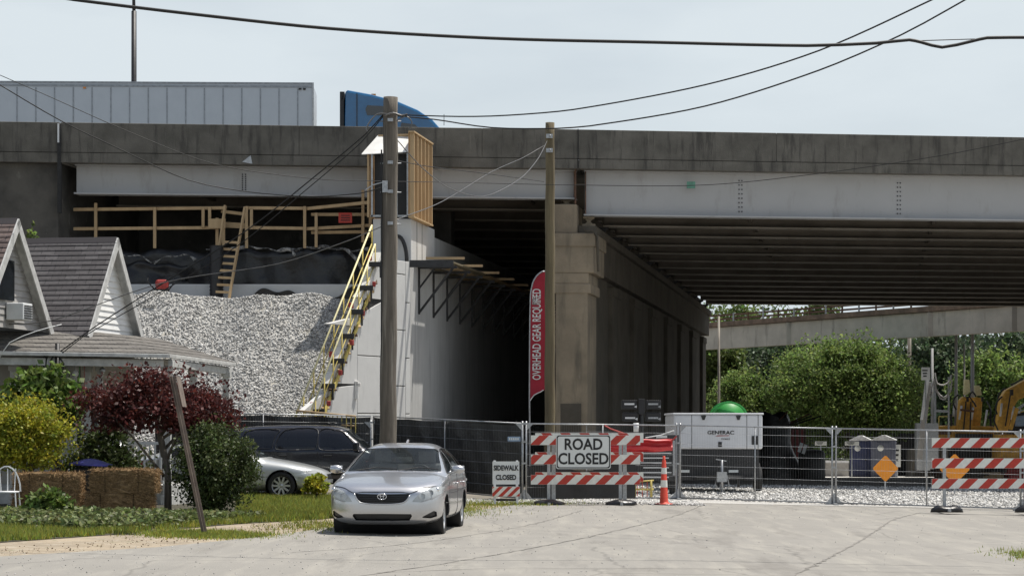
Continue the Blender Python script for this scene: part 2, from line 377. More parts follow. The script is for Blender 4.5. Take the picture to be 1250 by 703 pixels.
def make_body(sp, ds=.015):
    o = catmull(sp['outline'], True, ds); n = len(o)
    xa, xb, zc = sp['core']
    core = np.stack([np.clip(o[:, 0], xa, xb), np.full(n, zc)], 1)
    nn = sp['n'](o[:, 0], o[:, 1])
    # arc tables
    K = int(1.45/ds)
    phi = np.zeros((n, K+1))
    uq = {}
    for i, q in enumerate(np.round(nn, 1)):
        if q not in uq:
            a = np.linspace(0, math.pi/2, 4000); d = np.cos(a)**(2/q); y = np.sin(a)**(2/q)
            l = np.concatenate([[0], np.cumsum(np.hypot(np.diff(d)*.55, np.diff(y)*.85))]); uq[q] = np.interp(np.linspace(0, l[-1], K+1), l, a)
        phi[i] = uq[q]
    q = np.round(nn, 1)[:, None]
    d = np.clip(np.cos(phi), 0, 1)**(2/q); ys = np.sin(phi)**(2/q); d[:, -1] = 0; ys[:, -1] = 1
    x = core[:, :1]+d*(o[:, :1]-core[:, :1]); z = core[:, 1:]+d*(o[:, 1:]-core[:, 1:])
    y = sp['W'](x, z)*ys
    if 'warp' in sp: x, y, z = sp['warp'](x, y, z)
    v = np.stack([x, y, z], 2)               # n, K+1, 3
    full = np.concatenate([v[:, ::-1]*np.array([1, -1, 1]), v[:, 1:]], 1)   # right side negative y
    m = full.shape[1]; V = full.reshape(-1, 3)
    ii, jj = np.meshgrid(np.arange(n), np.arange(m-1), indexing='ij'); i2 = (ii+1) % n
    Fc = np.stack([ii*m+jj, i2*m+jj, i2*m+jj+1, ii*m+jj+1], 2).reshape(-1, 4)
    return V, Fc
def seg_project(poly, p):
    best = None; bd = np.full(len(p), 1e9); out = p.copy(); n = len(poly)
    for i in range(n):
        a = np.array(poly[i], float); b = np.array(poly[(i+1) % n], float); ab = b-a
        t = np.clip(((p-a)@ab)/(ab@ab+1e-12), 0, 1)[:, None]; q = a+t*ab; dd = np.linalg.norm(q-p, axis=1)
        k = dd < bd; out[k] = q[k]; bd[k] = dd[k]
    return out, bd
def car(name, sp, loc, rz, label, cat='car'):
    root = empty(name, loc, rz, label, cat)
    V, Fc = make_body(sp, sp.get('ds', .015)); cen = V[Fc].mean(1); cls = np.zeros(len(Fc), int)
    views = {}
    regs = [dict(nm=None, view='side', poly=[(wx+sp['arch']*math.cos(a), sp['wz']+sp['arch']*math.sin(a)) for a in np.linspace(0, 2*math.pi, 40, endpoint=False)], ymin=.5) for wx in sp['wheels']]+sp['regions']
    for k, rg in enumerate(regs):
        for sgn in ((1, -1) if rg['view'] == 'side' or rg.get('pair') else (0,)):
            if rg['view'] == 'side': u = cen[:, 0]; c_ = (sgn*cen[:, 1] > rg.get('ymin', .4))
            else:
                u = np.abs(cen[:, 1]) if rg.get('sym', True) else cen[:, 1]
                c_ = (cen[:, 0] > rg['x0'])&(cen[:, 0] < rg['x1'])
                if sgn: c_ &= sgn*cen[:, 1] > 0
            hit = poly_in(rg['poly'], u, cen[:, 2]) & c_ & (cls == 0)
            cls[hit] = 1+k*2+(sgn < 0)
    # snap borders
    for k, rg in enumerate(regs):
        for s in (0, 1):
            idx = 1+k*2+s
            inn = np.zeros(len(V), bool); inn[Fc[cls == idx].ravel()] = True
            out = np.zeros(len(V), bool); out[Fc[cls != idx].ravel()] = True
            b = np.where(inn & out)[0]
            if not len(b): continue
            if rg['view'] == 'side': q = V[b][:, [0, 2]]
            else: q = np.stack([np.abs(V[b][:, 1]), V[b][:, 2]], 1)
            pq, dd = seg_project(rg['poly'], q); ok = dd < .03
            bb = b[ok]; pq = pq[ok]
            if rg['view'] == 'side': V[bb, 0] = pq[:, 0]; V[bb, 2] = pq[:, 1]
            else: V[bb, 1] = np.sign(V[bb, 1])*pq[:, 0]; V[bb, 2] = pq[:, 1]
    def sub(nm, sel, m, shift=0, thick=0):
        f = Fc[sel]; u, inv = np.unique(f, return_inverse=True); vv = V[u].copy()
        if shift: 
            c = vv-np.array([np.clip(vv[:, 0], *sp['core'][:2]), vv[:, 1]*.6, np.full(len(vv), .7)]).T
            c /= np.linalg.norm(c, axis=1)[:, None]; vv -= c*shift
        ob = np_mesh(nm, vv, inv.reshape(f.shape), m, root, smooth=True)
        bm = bmesh.new(); bm.from_mesh(ob.data); bmesh.ops.recalc_face_normals(bm, faces=bm.faces); bm.to_mesh(ob.data); bm.free()
        return ob
    body = sub('body', cls == 0, sp['paint'])
    for k, rg in enumerate(regs):
        if rg['nm'] is None: continue
        for s in (0, 1):
            if (cls == 1+k*2+s).any(): sub(rg['nm'], cls == 1+k*2+s, rg['m'], rg.get('shift', .004))
    side = V[:, 1] > .35
    SV = V[side]
    def yat(x, z):
        d = (SV[:, 0]-x)**2+(SV[:, 2]-z)**2; i = np.argsort(d)[:6]; return SV[i, 1].max()
    FV = V[V[:, 0] > 0]
    def xat(y, z, back=False):
        S = FV if not back else V[V[:, 0] < 0]
        d = (S[:, 1]-y)**2+(S[:, 2]-z)**2; i = np.argsort(d)[:5]; return S[i, 0].max() if not back else S[i, 0].min()
    # door gaps
    for ln in sp.get('seams', []):
        pts = catmull(ln, False, .04); pts = np.vstack([pts, ln[-1]])
        for s in (1, -1):
            t = MB(); t.tube([(x, s*(yat(x, z)-.001), z) for x, z in pts], .0048, 4); t.build('door_seam', 'black', root)
    for ln in sp.get('front_seams', []):
        pts = np.vstack([catmull(ln, False, .04), ln[-1]])
        t = MB(); t.tube([(xat(y, z)-.001, y, z) for y, z in pts], .006, 4); t.build('panel_gap', 'black', root)
    for pl in sp.get('seals', []):
        for s in (1, -1):
            t = MB(); q = pl+[pl[0]]; t.tube([(x, s*(yat(x, z)+.0), z) for x, z in catmull(q, False, .06)], .009, 5); t.build('window_seal', 'black', root)
    # wheels and wells
    r = sp['wr']
    for wx in sp['wheels']:
        for s in (1, -1):
            w_ = wheel(root, wx, s*(sp['track']), sp['wz'], r, s, sp.get('spokes', 7), sp.get('steer', 0) if wx > 0 else 0)
        t = MB(); t.lathe([(sp['arch']-.001, -.84), (sp['arch']-.001, .84)], (wx, 0, sp['wz']), 'Y', 40)
        keep = [f for f in t.f]; t.build('wheel_well', 'black', root)
    # underbody
    t = MB(); x0, x1 = sp['wheels'][1]+sp['arch'], sp['wheels'][0]-sp['arch']
    t.bb((x0-.9, -.6, sp['under']-.02), (x1+.8, .6, sp['under']+.1)); t.build('underbody', 'black', root)
    return root, yat, xat
def wheel(root, x, y, z, r, s, ns, steer=0):
    t = MB(); w2 = .105
    prof = [(r*.66, -w2*.75), (r*.70, -w2), (r*.93, -w2), (r*.99, -w2*.8), (r, -w2*.4), (r, w2*.4), (r*.99, w2*.8), (r*.93, w2), (r*.70, w2), (r*.66, w2*.75)]
    t.lathe(prof, (0, 0, 0), 'Y', 48)
    wo = t.build('wheel', 'rubber', root); wo.location = (x, y-s*w2, z); wo.rotation_euler = (0, 0, steer)
    q = MB(); q.lathe([(r*.67, w2*.95*s), (r*.645, w2*.9*s), (r*.62, w2*.45*s), (r*.60, 0), (r*.60, -w2*.6*s)], (0, 0, 0), 'Y', 40)
    q.lathe([(.001, w2*.86*s), (r*.10, w2*.86*s), (r*.17, w2*.7*s), (r*.17, w2*.2*s)], (0, 0, 0), 'Y', 20)
    for k in range(ns):
        a = 2*math.pi*k/ns
        a0 = Vector((math.cos(a)*r*.13, s*w2*.62, math.sin(a)*r*.13)); a1 = Vector((math.cos(a)*r*.635, s*w2*.70, math.sin(a)*r*.635))
        q.beam(a0, a1, r*.14, .03, up=(0, 1, 0))
    q.build('rim', 'alloy', wo)
    b = MB(); b.cyl((0, s*w2*.2, 0), (0, s*w2*.25, 0), r*.6, 24); b.build('brake_disc', 'dark_metal', wo)
    return wo
def lerpW(x, z, w, belt, k, xf, xr, df, dr, top):
    base = w-df*np.clip((x-xf)/(2.3-xf), 0, 1.2)**2-dr*np.clip((xr-x)/(2.3+xr), 0, 1.2)**2
    base = base-.035*np.clip((.45-z)/.3, 0, 1)**2-.02*np.clip((z-.62)/(belt-.62), 0, 1)**2
    return base-k*np.clip(z-belt, 0, 9)-.02*sm_np(belt-.02, belt+.02, z)
def sm_np(a, b, t): t = np.clip((t-a)/(b-a), 0, 1); return t*t*(3-2*t)
def sedan():
    DLO = [(.78, .985), (.42, 1.15), (.10, 1.295), (-.14, 1.355), (-.45, 1.375), (-.85, 1.345), (-1.15, 1.255), (-1.42, 1.09), (-1.52, 1.02), (-.4, .995)]
    fr = [(.74, .985), (.42, 1.145), (.10, 1.288), (-.14, 1.352), (-.145, .992)]
    rr = [(-.225, .994), (-.225, 1.360), (-.45, 1.373), (-.85, 1.343), (-1.02, 1.295), (-1.03, 1.01)]
    qt = [(-1.07, 1.012), (-1.065, 1.285), (-1.15, 1.250), (-1.42, 1.088), (-1.50, 1.022)]
    sp = dict(
        outline=[(2.10, .20), (2.22, .25), (2.275, .36), (2.285, .50), (2.275, .62), (2.245, .715), (2.17, .785), (2.0, .842), (1.6, .918), (1.25, .972), (1.02, 1.01),
                 (.80, 1.12), (.5, 1.255), (.22, 1.365), (0, 1.425), (-.3, 1.458), (-.65, 1.462), (-1.0, 1.43), (-1.3, 1.345), (-1.58, 1.22), (-1.78, 1.115), (-1.93, 1.07), (-2.15, 1.05), (-2.24, 1.0),
                 (-2.255, .8), (-2.28, .6), (-2.28, .42), (-2.2, .27), (-2.05, .22), (-1.2, .19), (0, .185), (1.2, .19)],
        core=(-1.55, 1.5, .62), n=lambda x, z: 5.8-1.5*sm_np(1.75, 2.2, x)-1.6*sm_np(-1.8, -2.2, x)*1.0+.6*sm_np(1.2, 1.35, z),
        W=lambda x, z: lerpW(x, z, .885, .97, .50, 1.2, -1.3, .085, .075, 1.4),
        paint='silver', wheels=(1.34, -1.26), wz=.312, wr=.315, arch=.352, track=.845, under=.2, ds=.0135, spokes=9, steer=R(2),
        seals=[DLO],
        seams=[[(.93, .30), (.95, .6), (.90, .85), (.80, .96)], [(-.19, .27), (-.19, .6), (-.185, .98)], [(.93, .30), (.3, .262), (-.5, .262), (-.85, .30)], [(-.85, .30), (-.93, .48), (-1.12, .72), (-1.14, .98)],
               [(1.0, .67), (0, .665), (-1.4, .70)]],
        front_seams=[[(-.78, .80), (-.6, .775), (-.44, .70), (-.3, .715), (.3, .715), (.44, .70), (.6, .775), (.78, .80)]],
        regions=[
            dict(nm='side_window', view='side', poly=fr, m='car_glass', ymin=.4), dict(nm='side_window', view='side', poly=rr, m='car_glass', ymin=.4), dict(nm='side_window', view='side', poly=qt, m='tint_glass', ymin=.4),
            dict(nm='windscreen', view='front', poly=[(-.01, 1.03), (.74, 1.01), (.735, 1.05), (.60, 1.335), (.57, 1.37), (.3, 1.385), (-.01, 1.39)], x0=.05, x1=1.2, m='car_glass', shift=.006),
            dict(nm='rear_window', view='rear', poly=[(-.01, 1.12), (.62, 1.12), (.52, 1.36), (-.01, 1.38)], x0=-1.9, x1=-1.05, m='tint_glass'),
            dict(nm='headlight', view='front', pair=True, poly=[(.455, .560), (.50, .625), (.60, .725), (.70, .765), (.84, .80), (.875, .77), (.865, .68), (.76, .60), (.60, .555)], x0=1.5, x1=2.4, m='lamp_glass', shift=.0),
            dict(nm='grille', view='front', poly=[(-.01, .678), (.425, .688), (.385, .60), (.33, .555), (.2, .530), (-.01, .525)], x0=1.5, x1=2.4, m='black', shift=.035),
            dict(nm='lower_intake', view='front', poly=[(-.01, .375), (.44, .372), (.455, .34), (.41, .27), (-.01, .262)], x0=1.5, x1=2.4, m='black', shift=.04),
            dict(nm='fog_recess', view='front', pair=True, poly=[(.585, .315), (.765, .415), (.80, .40), (.80, .325), (.72, .30)], x0=1.5, x1=2.4, m='black', shift=.03),
            dict(nm='tail_light', view='rear', pair=True, poly=[(.5, .8), (.86, .78), (.88, .97), (.62, .98)], x0=-2.5, x1=-1.9, m='lamp_red')])
    return sp
def finish_sedan(root, yat, xat):
    # grille bars, chrome lips, lamps, mirrors, handles, wipers, interior, emblem
    def gx(y, z, o=.0): return xat(y, z)+o
    t = MB()
    for z in (.575, .605, .635): t.tube([(gx(y, z, -.02), y, z) for y in np.linspace(-.36, .36, 13)], .006, 4)
    t.build('grille_bar', 'dark_metal', root)
    t = MB(); pts = [(-.43, .69), (-.385, .60), (-.33, .552), (-.2, .528), (0, .523), (.2, .528), (.33, .552), (.385, .60), (.43, .69)]
    t.tube([(gx(y, z, .004), y, z) for y, z in catmull(pts, False, .03)], [.011]*len(catmull(pts, False, .03)), 6); t.build('grille_lip', 'silver', root)
    # emblem: three interlocking ovals in chrome
    e = MB()
    def oval(a, b, cz, r): e.tube([(gx(0, .645)+.018, a*math.cos(u), .645+cz+b*math.sin(u)) for u in np.linspace(0, 2*math.pi, 29)], r, 6, cap=False)
    oval(.068, .046, 0, .0065); oval(.022, .045, 0, .0055); oval(.048, .0165, .022, .0055); e.build('emblem', 'chrome', root)
    for s in (1, -1):
        h = MB(); h.grid(lambda u, v: Vector((xat(s*(.47+.38*u), .58+.19*u+ (v-.5)*.07)-.055, s*(.47+.38*u), .60+.15*u+(v-.5)*.16)), 6, 4); h.build('lamp_housing', 'alloy', root)
        for (y, z, r) in ((.60, .645, .052), (.72, .70, .045)):
            l = MB(); l.lathe([(r, .02), (r*.8, 0), (r*.35, -.03), (.004, -.035)], (xat(s*y, z)-.032, s*y, z), 'X', 20); l.build('reflector', 'chrome', root)
        a = MB(); a.lathe([(.001, .02), (.03, .012), (.034, 0)], (xat(s*.80, .745)-.03, s*.80, .745), 'X', 12); a.build('turn_signal', 'chrome', root)
        m = MB(); m.sm = True
        m.lathe([(.001, .062), (.05, .055), (.082, .02), (.088, -.02), (.07, -.04), (.001, -.045)], (0, 0, 0), 'X', 18)
        m.v = [(x*.9, y*1.22, z*.80) for x, y, z in m.v]
        m.beam((.0, -s*.10, -.04), (.0, -s*.18, -.07), .05, .04)
        mo = m.build('mirror', 'silver', root); mo.location = (.60, s*(yat(.60, .96)+.115), 1.04)
        g = MB(); g.box((-.047, 0, .0), (.004, .19, .12)); g.build('mirror_glass', 'chrome', mo)
        for hx in (-.02, -1.02):
            d = MB(); d.tube([(hx+.09, s*(yat(hx+.09, .80)+.004), .80), (hx+.06, s*(yat(hx, .80)+.035), .803), (hx-.06, s*(yat(hx, .80)+.035), .803), (hx-.09, s*(yat(hx-.09, .80)+.004), .80)], .013, 8); d.build('door_handle', 'silver', root)
    w_ = MB()
    for s, o in ((1, .1), (-1, .0)): w_.tube([(1.02, o+s*.28-.3, 1.03), (.93, o+s*.28, 1.075), (.95, o+s*.28+.33, 1.05)], .009, 5)
    w_.build('wiper', 'black', root)
    # cabin
    i = MB(); i.bb((-1.3, -.70, .22), (.9, .70, .45)); i.bb((.72, -.70, .45), (1.05, .70, .93)); i.prism([(.55, -.68, .93), (.72, -.68, .96), (1.0, -.68, .98), (1.0, -.68, .85), (.60, -.68, .80)], (0, 0, 0), (0, 1.36, 0)); i.build('dashboard', 'interior', root)
    for s in (1, -1):
        q = MB(); q.box((-.05, s*.36, .55), (.5, .5, .2)); q.prism([(-.30, s*.36-.24, .55), (-.16, s*.36-.24, .6), (-.32, s*.36-.22, 1.12), (-.44, s*.36-.22, 1.12)], (0, 0, 0), (0, .47, 0)); q.build('seat', 'interior', root, bevel=.04)
        q = MB(); q.box((-.42, s*.36, 1.23), (.09, .27, .19)); q.cyl((-.42, s*.36-.06, 1.1), (-.42, s*.36-.06, 1.2), .008, 6); q.build('headrest', 'interior', root, bevel=.03)
    q = MB(); q.prism([(-1.0, -.62, .5), (-.9, -.62, .62), (-1.3, -.58, 1.1), (-1.42, -.58, 1.08)], (0, 0, 0), (0, 1.2, 0)); q.build('seat', 'interior', root, bevel=.03)
    st = MB(); st.tube([(.52+.05*math.sin(u)*-1, .36+.185*math.cos(u), .93+.175*math.sin(u)) for u in np.linspace(0, 2*math.pi, 25)], .015, 6, cap=False); st.beam((.55, .36, .93), (.75, .36, .86), .05, .05); st.beam((.52, .2, .93), (.52, .52, .93), .03, .04); st.build('steering_wheel', 'black', root)
    rv = MB(); rv.box((.30, 0, 1.27), (.03, .24, .07)); rv.cyl((.3, 0, 1.28), (.33, 0, 1.36), .01, 6); rv.build('rear_view_mirror', 'black', root)
    an = MB(); an.prism([(-.62, -.02, 1.45), (-.80, -.02, 1.44), (-.80, -.01, 1.52), (-.76, -.01, 1.52)], (0, 0, 0), (0, .03, 0)); an.build('antenna', 'silver', root)
def suv():
    f = [(1.02, 1.16), (.62, 1.56), (.50, 1.615), (.05, 1.63), (.05, 1.16)]
    r2 = [(-.04, 1.16), (-.04, 1.635), (-.80, 1.635), (-.98, 1.45), (-1.02, 1.16)]
    q = [(-1.12, 1.17), (-1.06, 1.45), (-.96, 1.63), (-1.75, 1.60), (-1.95, 1.25), (-1.9, 1.17)]
    return dict(outline=[(2.15, .32), (2.28, .38), (2.32, .55), (2.31, .85), (2.24, 1.02), (2.05, 1.08), (1.6, 1.12), (1.25, 1.15), (.92, 1.42), (.66, 1.64), (.50, 1.70), (.2, 1.735), (-.8, 1.745), (-1.7, 1.71), (-1.95, 1.66),
                 (-2.12, 1.35), (-2.26, 1.1), (-2.32, .8), (-2.33, .5), (-2.2, .36), (-1.2, .32), (0, .3), (1.2, .32)],
        core=(-1.6, 1.55, .8), n=lambda x, z: 5.4-1.2*sm_np(1.9, 2.2, x)+.6*sm_np(1.2, 1.4, z), W=lambda x, z: lerpW(x, z, .92, 1.12, .30, 1.3, -1.6, .07, .05, 1.7),
        paint='navy', wheels=(1.38, -1.36), wz=.37, wr=.37, arch=.42, track=.88, under=.33, ds=.022, spokes=5,
        seals=[f, r2, q], seams=[[(1.08, .4), (1.1, 1.1)], [(0, .4), (0, 1.12)], [(-1.05, .85), (-1.07, 1.15)], [(1.3, .85), (0, .86), (-1.7, .88)]],
        regions=[dict(nm='side_window', view='side', poly=p, m='tint_glass', ymin=.4) for p in (f, r2, q)]+[
            dict(nm='windscreen', view='front', poly=[(-.01, 1.2), (.76, 1.19), (.64, 1.60), (-.01, 1.64)], x0=.55, x1=1.45, m='car_glass'),
            dict(nm='headlight', view='front', pair=True, poly=[(.5, .8), (.5, .98), (.86, .98), (.88, .8)], x0=1.8, x1=2.4, m='lamp_glass'),
            dict(nm='grille', view='front', poly=[(-.01, .78), (.45, .78), (.45, 1.0), (-.01, 1.0)], x0=1.8, x1=2.4, m='black'),
            dict(nm='rear_window', view='rear', poly=[(-.01, 1.2), (.66, 1.2), (.58, 1.58), (-.01, 1.6)], x0=-2.4, x1=-1.85, m='tint_glass'),
            dict(nm='tail_light', view='rear', pair=True, poly=[(.72, .9), (.9, .9), (.86, 1.2), (.74, 1.2)], x0=-2.5, x1=-2.0, m='lamp_red')])
def coupe():
    f = [(.62, .93), (.2, 1.15), (-.1, 1.25), (-.5, 1.29), (-.85, 1.26), (-.9, .95)]
    q = [(-.98, .96), (-.93, 1.25), (-1.15, 1.19), (-1.45, 1.0)]
    return dict(outline=[(2.05, .2), (2.25, .25), (2.33, .36), (2.33, .50), (2.27, .60), (2.12, .675), (1.8, .765), (1.4, .85), (1.05, .91), (.88, .945), (.55, 1.13), (.2, 1.28), (-.1, 1.345), (-.5, 1.375), (-.9, 1.345), (-1.3, 1.22), (-1.6, 1.07),
                 (-1.8, 1.0), (-2.1, .97), (-2.25, .9), (-2.32, .65), (-2.3, .4), (-2.2, .25), (-1.2, .19), (0, .18), (1.2, .19)],
        core=(-1.5, 1.5, .56), n=lambda x, z: 4.0-1.2*sm_np(1.75, 2.2, x)-.8*sm_np(-1.8, -2.2, x)+.8*sm_np(1.15, 1.3, z), W=lambda x, z: lerpW(x, z, .89, .92, .48, 1.2, -1.3, .14, .1, 1.3),
        paint='silver2', wheels=(1.30, -1.32), wz=.315, wr=.318, arch=.365, track=.865, under=.2, ds=.017, spokes=10,
        seals=[f], seams=[[(.85, .28), (.88, .6), (.78, .90)], [(-.92, .3), (-.95, .94)], [(1.05, .52), (0, .5), (-1.0, .52)], [(1.68, .50), (2.0, .49), (2.22, .47)]],
        regions=[dict(nm='side_window', view='side', poly=p, m='tint_glass', ymin=.4) for p in (f, q)]+[
            dict(nm='side_marker', view='side', poly=[(1.93, .56), (2.12, .575), (2.2, .60), (2.02, .665), (1.78, .655)], m='lamp_glass', ymin=.3, shift=0),
            dict(nm='windscreen', view='front', poly=[(-.01, .96), (.72, .95), (.56, 1.27), (-.01, 1.31)], x0=.05, x1=1.1, m='car_glass'),
            dict(nm='headlight', view='front', pair=True, poly=[(.42, .54), (.50, .63), (.75, .66), (.78, .56)], x0=1.6, x1=2.4, m='lamp_glass', shift=0),
            dict(nm='grille', view='front', poly=[(-.01, .45), (.38, .45), (.34, .57), (-.01, .57)], x0=1.8, x1=2.4, m='black', shift=.03),
            dict(nm='lower_intake', view='front', poly=[(-.01, .26), (.5, .26), (.46, .36), (-.01, .36)], x0=1.8, x1=2.4, m='black', shift=.03),
            dict(nm='rear_window', view='rear', poly=[(-.01, 1.05), (.6, 1.05), (.5, 1.28), (-.01, 1.3)], x0=-1.8, x1=-.95, m='tint_glass'),
            dict(nm='tail_light', view='rear', pair=True, poly=[(.4, .7), (.8, .7), (.8, .88), (.4, .88)], x0=-2.5, x1=-1.9, m='lamp_red')])
def _cars():
    # heading: nose towards the camera and a little to the left of it
    D = 36.9; x = PX(470, D)
    r, ya, xa = car('parked_car', sedan(), (x-.02, D+2.2, 0), R(-90-9.0+4.2), 'silver four door sedan parked at the road edge, facing the viewer'); finish_sedan(r, ya, xa)
    r.location = (PX(490.5, 37.35), 37.35, 0.0); r.scale = (1.03, 1.045, 1.01)
    r, ya, xa = car('parked_car', coupe(), (PX(403, 51)-2.30, 51.3, zg(-6, 51)+.0), R(-4), 'pale silver low coupe parked behind the round dark bush, nose to the right')
    for s in (1, -1):
        m = MB(); m.box((0, 0, 0), (.12, .2, .13)); m.build('mirror', 'silver2', r, bevel=.03, loc=(.5, s*.98, .98))
    r, ya, xa = car('parked_car', suv(), (PX(394, 54.6), 54.6, zg(-5, 54)-.02), R(-3), 'navy black sport utility vehicle parked behind the pale silver coupe', 'suv')
    for s in (1, -1):
        t = MB(); t.tube([(-1.6, s*.60, 1.74), (-1.5, s*.60, 1.79), (.2, s*.60, 1.80), (.3, s*.60, 1.76)], .016, 6); t.build('roof_rail', 'black', r)
        m = MB(); m.box((0, 0, 0), (.14, .22, .2)); m.build('mirror', 'navy', r, bevel=.03, loc=(.95, s*1.02, 1.22))
        for hx in (.25, -.85):
            d = MB(); d.box((hx, s*.935, 1.0), (.2, .03, .035)); d.build('door_handle', 'dark_metal', r, bevel=.01)
_cars()
# ================================================================ ground sheets
def asphalt():
    m = mat('old asphalt', (.255, .242, .218), (.21, .20, .18), .35, .93, bump=.25, bscale=40, contrast=.5)
    mix_stains(m, (.35, .33, .285), 1.6, (1.6, .22, 1), .48, .70, .5)
    mix_stains(m, (.15, .14, .125), .8, (1.7, .3, 1), .56, .68, .6, 4)
    mix_stains(m, (.19, .18, .165), 34, (1, 1, 1), .62, .74, .4, 2)
    # cracks
    t = m.node_tree; b = t.nodes['Principled BSDF']; src = b.inputs['Base Color'].links[0].from_socket
    tc = t.nodes.new('ShaderNodeTexCoord'); n0 = t.nodes.new('ShaderNodeTexNoise'); n0.inputs['Scale'].default_value = 1.3; n0.inputs['Detail'].default_value = 5
    va = t.nodes.new('ShaderNodeMixRGB'); va.inputs[0].default_value = .25
    vo = t.nodes.new('ShaderNodeTexVoronoi'); vo.feature = 'DISTANCE_TO_EDGE'; vo.inputs['Scale'].default_value = .33
    r = t.nodes.new('ShaderNodeMapRange'); r.inputs[1].default_value = .0; r.inputs[2].default_value = .009; r.inputs[3].default_value = .40; r.inputs[4].default_value = 0
    mm = t.nodes.new('ShaderNodeMixRGB'); mm.inputs[2].default_value = (.07, .065, .06, 1)
    t.links.new(tc.outputs['Object'], n0.inputs['Vector']); t.links.new(tc.outputs['Object'], va.inputs[1]); t.links.new(n0.outputs['Color'], va.inputs[2])
    t.links.new(va.outputs[0], vo.inputs['Vector']); t.links.new(vo.outputs['Distance'], r.inputs[0]); t.links.new(r.outputs[0], mm.inputs[0])
    t.links.new(src, mm.inputs[1]); t.links.new(mm.outputs[0], b.inputs['Base Color'])
    return m
M['asphalt'] = asphalt()
M['dirt'] = mix_stains(mix_stains(mat('dry dirt', (.34, .28, .20), (.22, .18, .13), 1.3, .95, bump=.6, bscale=30, contrast=.4), (.40, .36, .29), 5, (1, 1, 1), .52, .65, .6), (.10, .13, .04), 3, (1, 1, 1), .60, .66, .6, 3)
M['earth'] = mat('grey earth', (.20, .18, .15), (.12, .11, .09), .5, .95, bump=.5, bscale=10)
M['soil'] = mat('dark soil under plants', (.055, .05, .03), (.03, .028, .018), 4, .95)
M['gravel'] = mix_stains(mat('crushed stone bed', (.54, .53, .50), (.30, .29, .27), 30, .95, bump=.8, bscale=50, contrast=.3), (.40, .36, .27), 1.2, (1, 1, 1), .56, .68, .6)
M['stone'] = mat('loose crushed stone', (.56, .555, .535), (.44, .43, .41), 5, .9, rnd=1)
def sheet(name, x_of_y0, x_of_y1, ys, m, off, step=1.0, kind='structure'):
    mb = MB(); rows = []
    nx = 40
    for y in ys:
        a, b = x_of_y0(y), x_of_y1(y)
        rows.append([(a+(b-a)*i/nx, y, zg(a+(b-a)*i/nx, y)+off) for i in range(nx+1)])
    vs = [p for r_ in rows for p in r_]; k = nx+1
    mb.add(vs, [(i*k+j, i*k+j+1, (i+1)*k+j+1, (i+1)*k+j) for i in range(len(rows)-1) for j in range(nx)])
    return tag(mb.build(name, m), kind=kind)
def interp(tab):
    xs = [a for a, _ in tab]; ys = [b for _, b in tab]
    return lambda y: float(np.interp(y, xs, ys))
gx_ = [-600, -250, -120, -60, -35]+[i for i in range(-24, 25)]+[35, 60, 120, 250, 600]
gy_ = [-60, -20, 0]+[i for i in range(10, 130, 1)]+[150, 200, 300, 600, 1500]
mb = MB(); k = len(gy_)
mb.add([(x, y, zg(x, y)) for x in gx_ for y in gy_], [(i*k+j, (i+1)*k+j, (i+1)*k+j+1, i*k+j+1) for i in range(len(gx_)-1) for j in range(k-1)])
tag(mb.build('ground', 'earth'), kind='structure')
redge = interp([(10, -11), (27.6, -6.45), (30.5, -4.9), (34, -3.8), (37.2, -3.15), (42, -1.9), (46.8, -.5), (52.6, .8)])
gedge = interp([(10, -13), (30.7, -7.15), (33.5, -6.1), (35.5, -5.5), (38.1, -4.7), (40.7, -3.5), (45, -2.6), (50, -1.6)])
fenceY = lambda x: float(np.interp(x, [-8, -3.9, .29, 4.06, 7.63, 11.7, 15.5], [55, 53.5, 52, 54, 52.4, 50.7, 49.2]))
sheet('sidewalk', lambda y: gedge(y)-.3, lambda y: redge(y)+1.5, np.arange(10, 54, .5), 'dirt', .012)
sheet('road', redge, lambda y: 30, np.arange(10, 52.5, .5), 'asphalt', .024)
sheet('gravel_bed', lambda y: 1.0, lambda y: 30, np.arange(51.5, 72.2, .5), 'gravel', .03)
M['sunlit_strip'] = mat('pale sunlit ground', (.68, .66, .62), (.56, .54, .50), 3, .95)  # pale colour stands for the sunlit ground beyond the bridge
sheet('sunlit_pad', lambda y: 12, lambda y: 34, np.arange(113.5, 123.2, .8), 'sunlit_strip', .04)
M['shaded_road'] = mat('dusty dark road', (.13, .12, .11), (.08, .075, .07), .6, .95, bump=.4, bscale=20)  # darker than the front asphalt: shade below the bridge put into its colour
sheet('lower_road', lambda y: 3+(y-72)*.16, lambda y: 20+(y-72)*.16, np.arange(72, 175, 1.0), 'shaded_road', .02)
sheet('lawn', lambda y: -22, lambda y: gedge(y)-.0, np.arange(29.5, 50, .5), 'soil', .02)
def road_line(name, pts, w_, m, seed):
    rs_ = random.Random(seed); q = catmull([(a, b, 0) for a, b in pts], False, .25); L_, R_ = [], []
    for i, v in enumerate(q):
        d = Vector(q[min(i+1, len(q)-1)])-Vector(q[max(i-1, 0)]); n = Vector((-d.y, d.x, 0)).normalized(); c = Vector((v[0], v[1], 0))+n*rs_.gauss(0, .018); ww_ = w_*rs_.uniform(.4, 1.3)
        for o_, lst in ((-ww_/2, L_), (ww_/2, R_)): p = c+n*o_; lst.append((p.x, p.y, zg(p.x, p.y)+.030))
    k_ = len(q); mb = MB(); mb.add(L_+R_, [(i, i+1, k_+i+1, k_+i) for i in range(k_-1)]); tag(mb.build(name, m), kind='structure')
M['crack'] = mat('crack filler', (.225, .212, .192), (.16, .15, .135), 5, .9)
road_line('road_crack', [(-2.2, 24.5), (-.88, 27.9), (1.0, 34), (2.9, 42), (4.3, 50)], .035, 'crack', 1)
road_line('road_crack', [(2.9, 24.5), (3.6, 27.2), (5.9, 36.6), (7.6, 44), (9, 48.5)], .035, 'crack', 2)
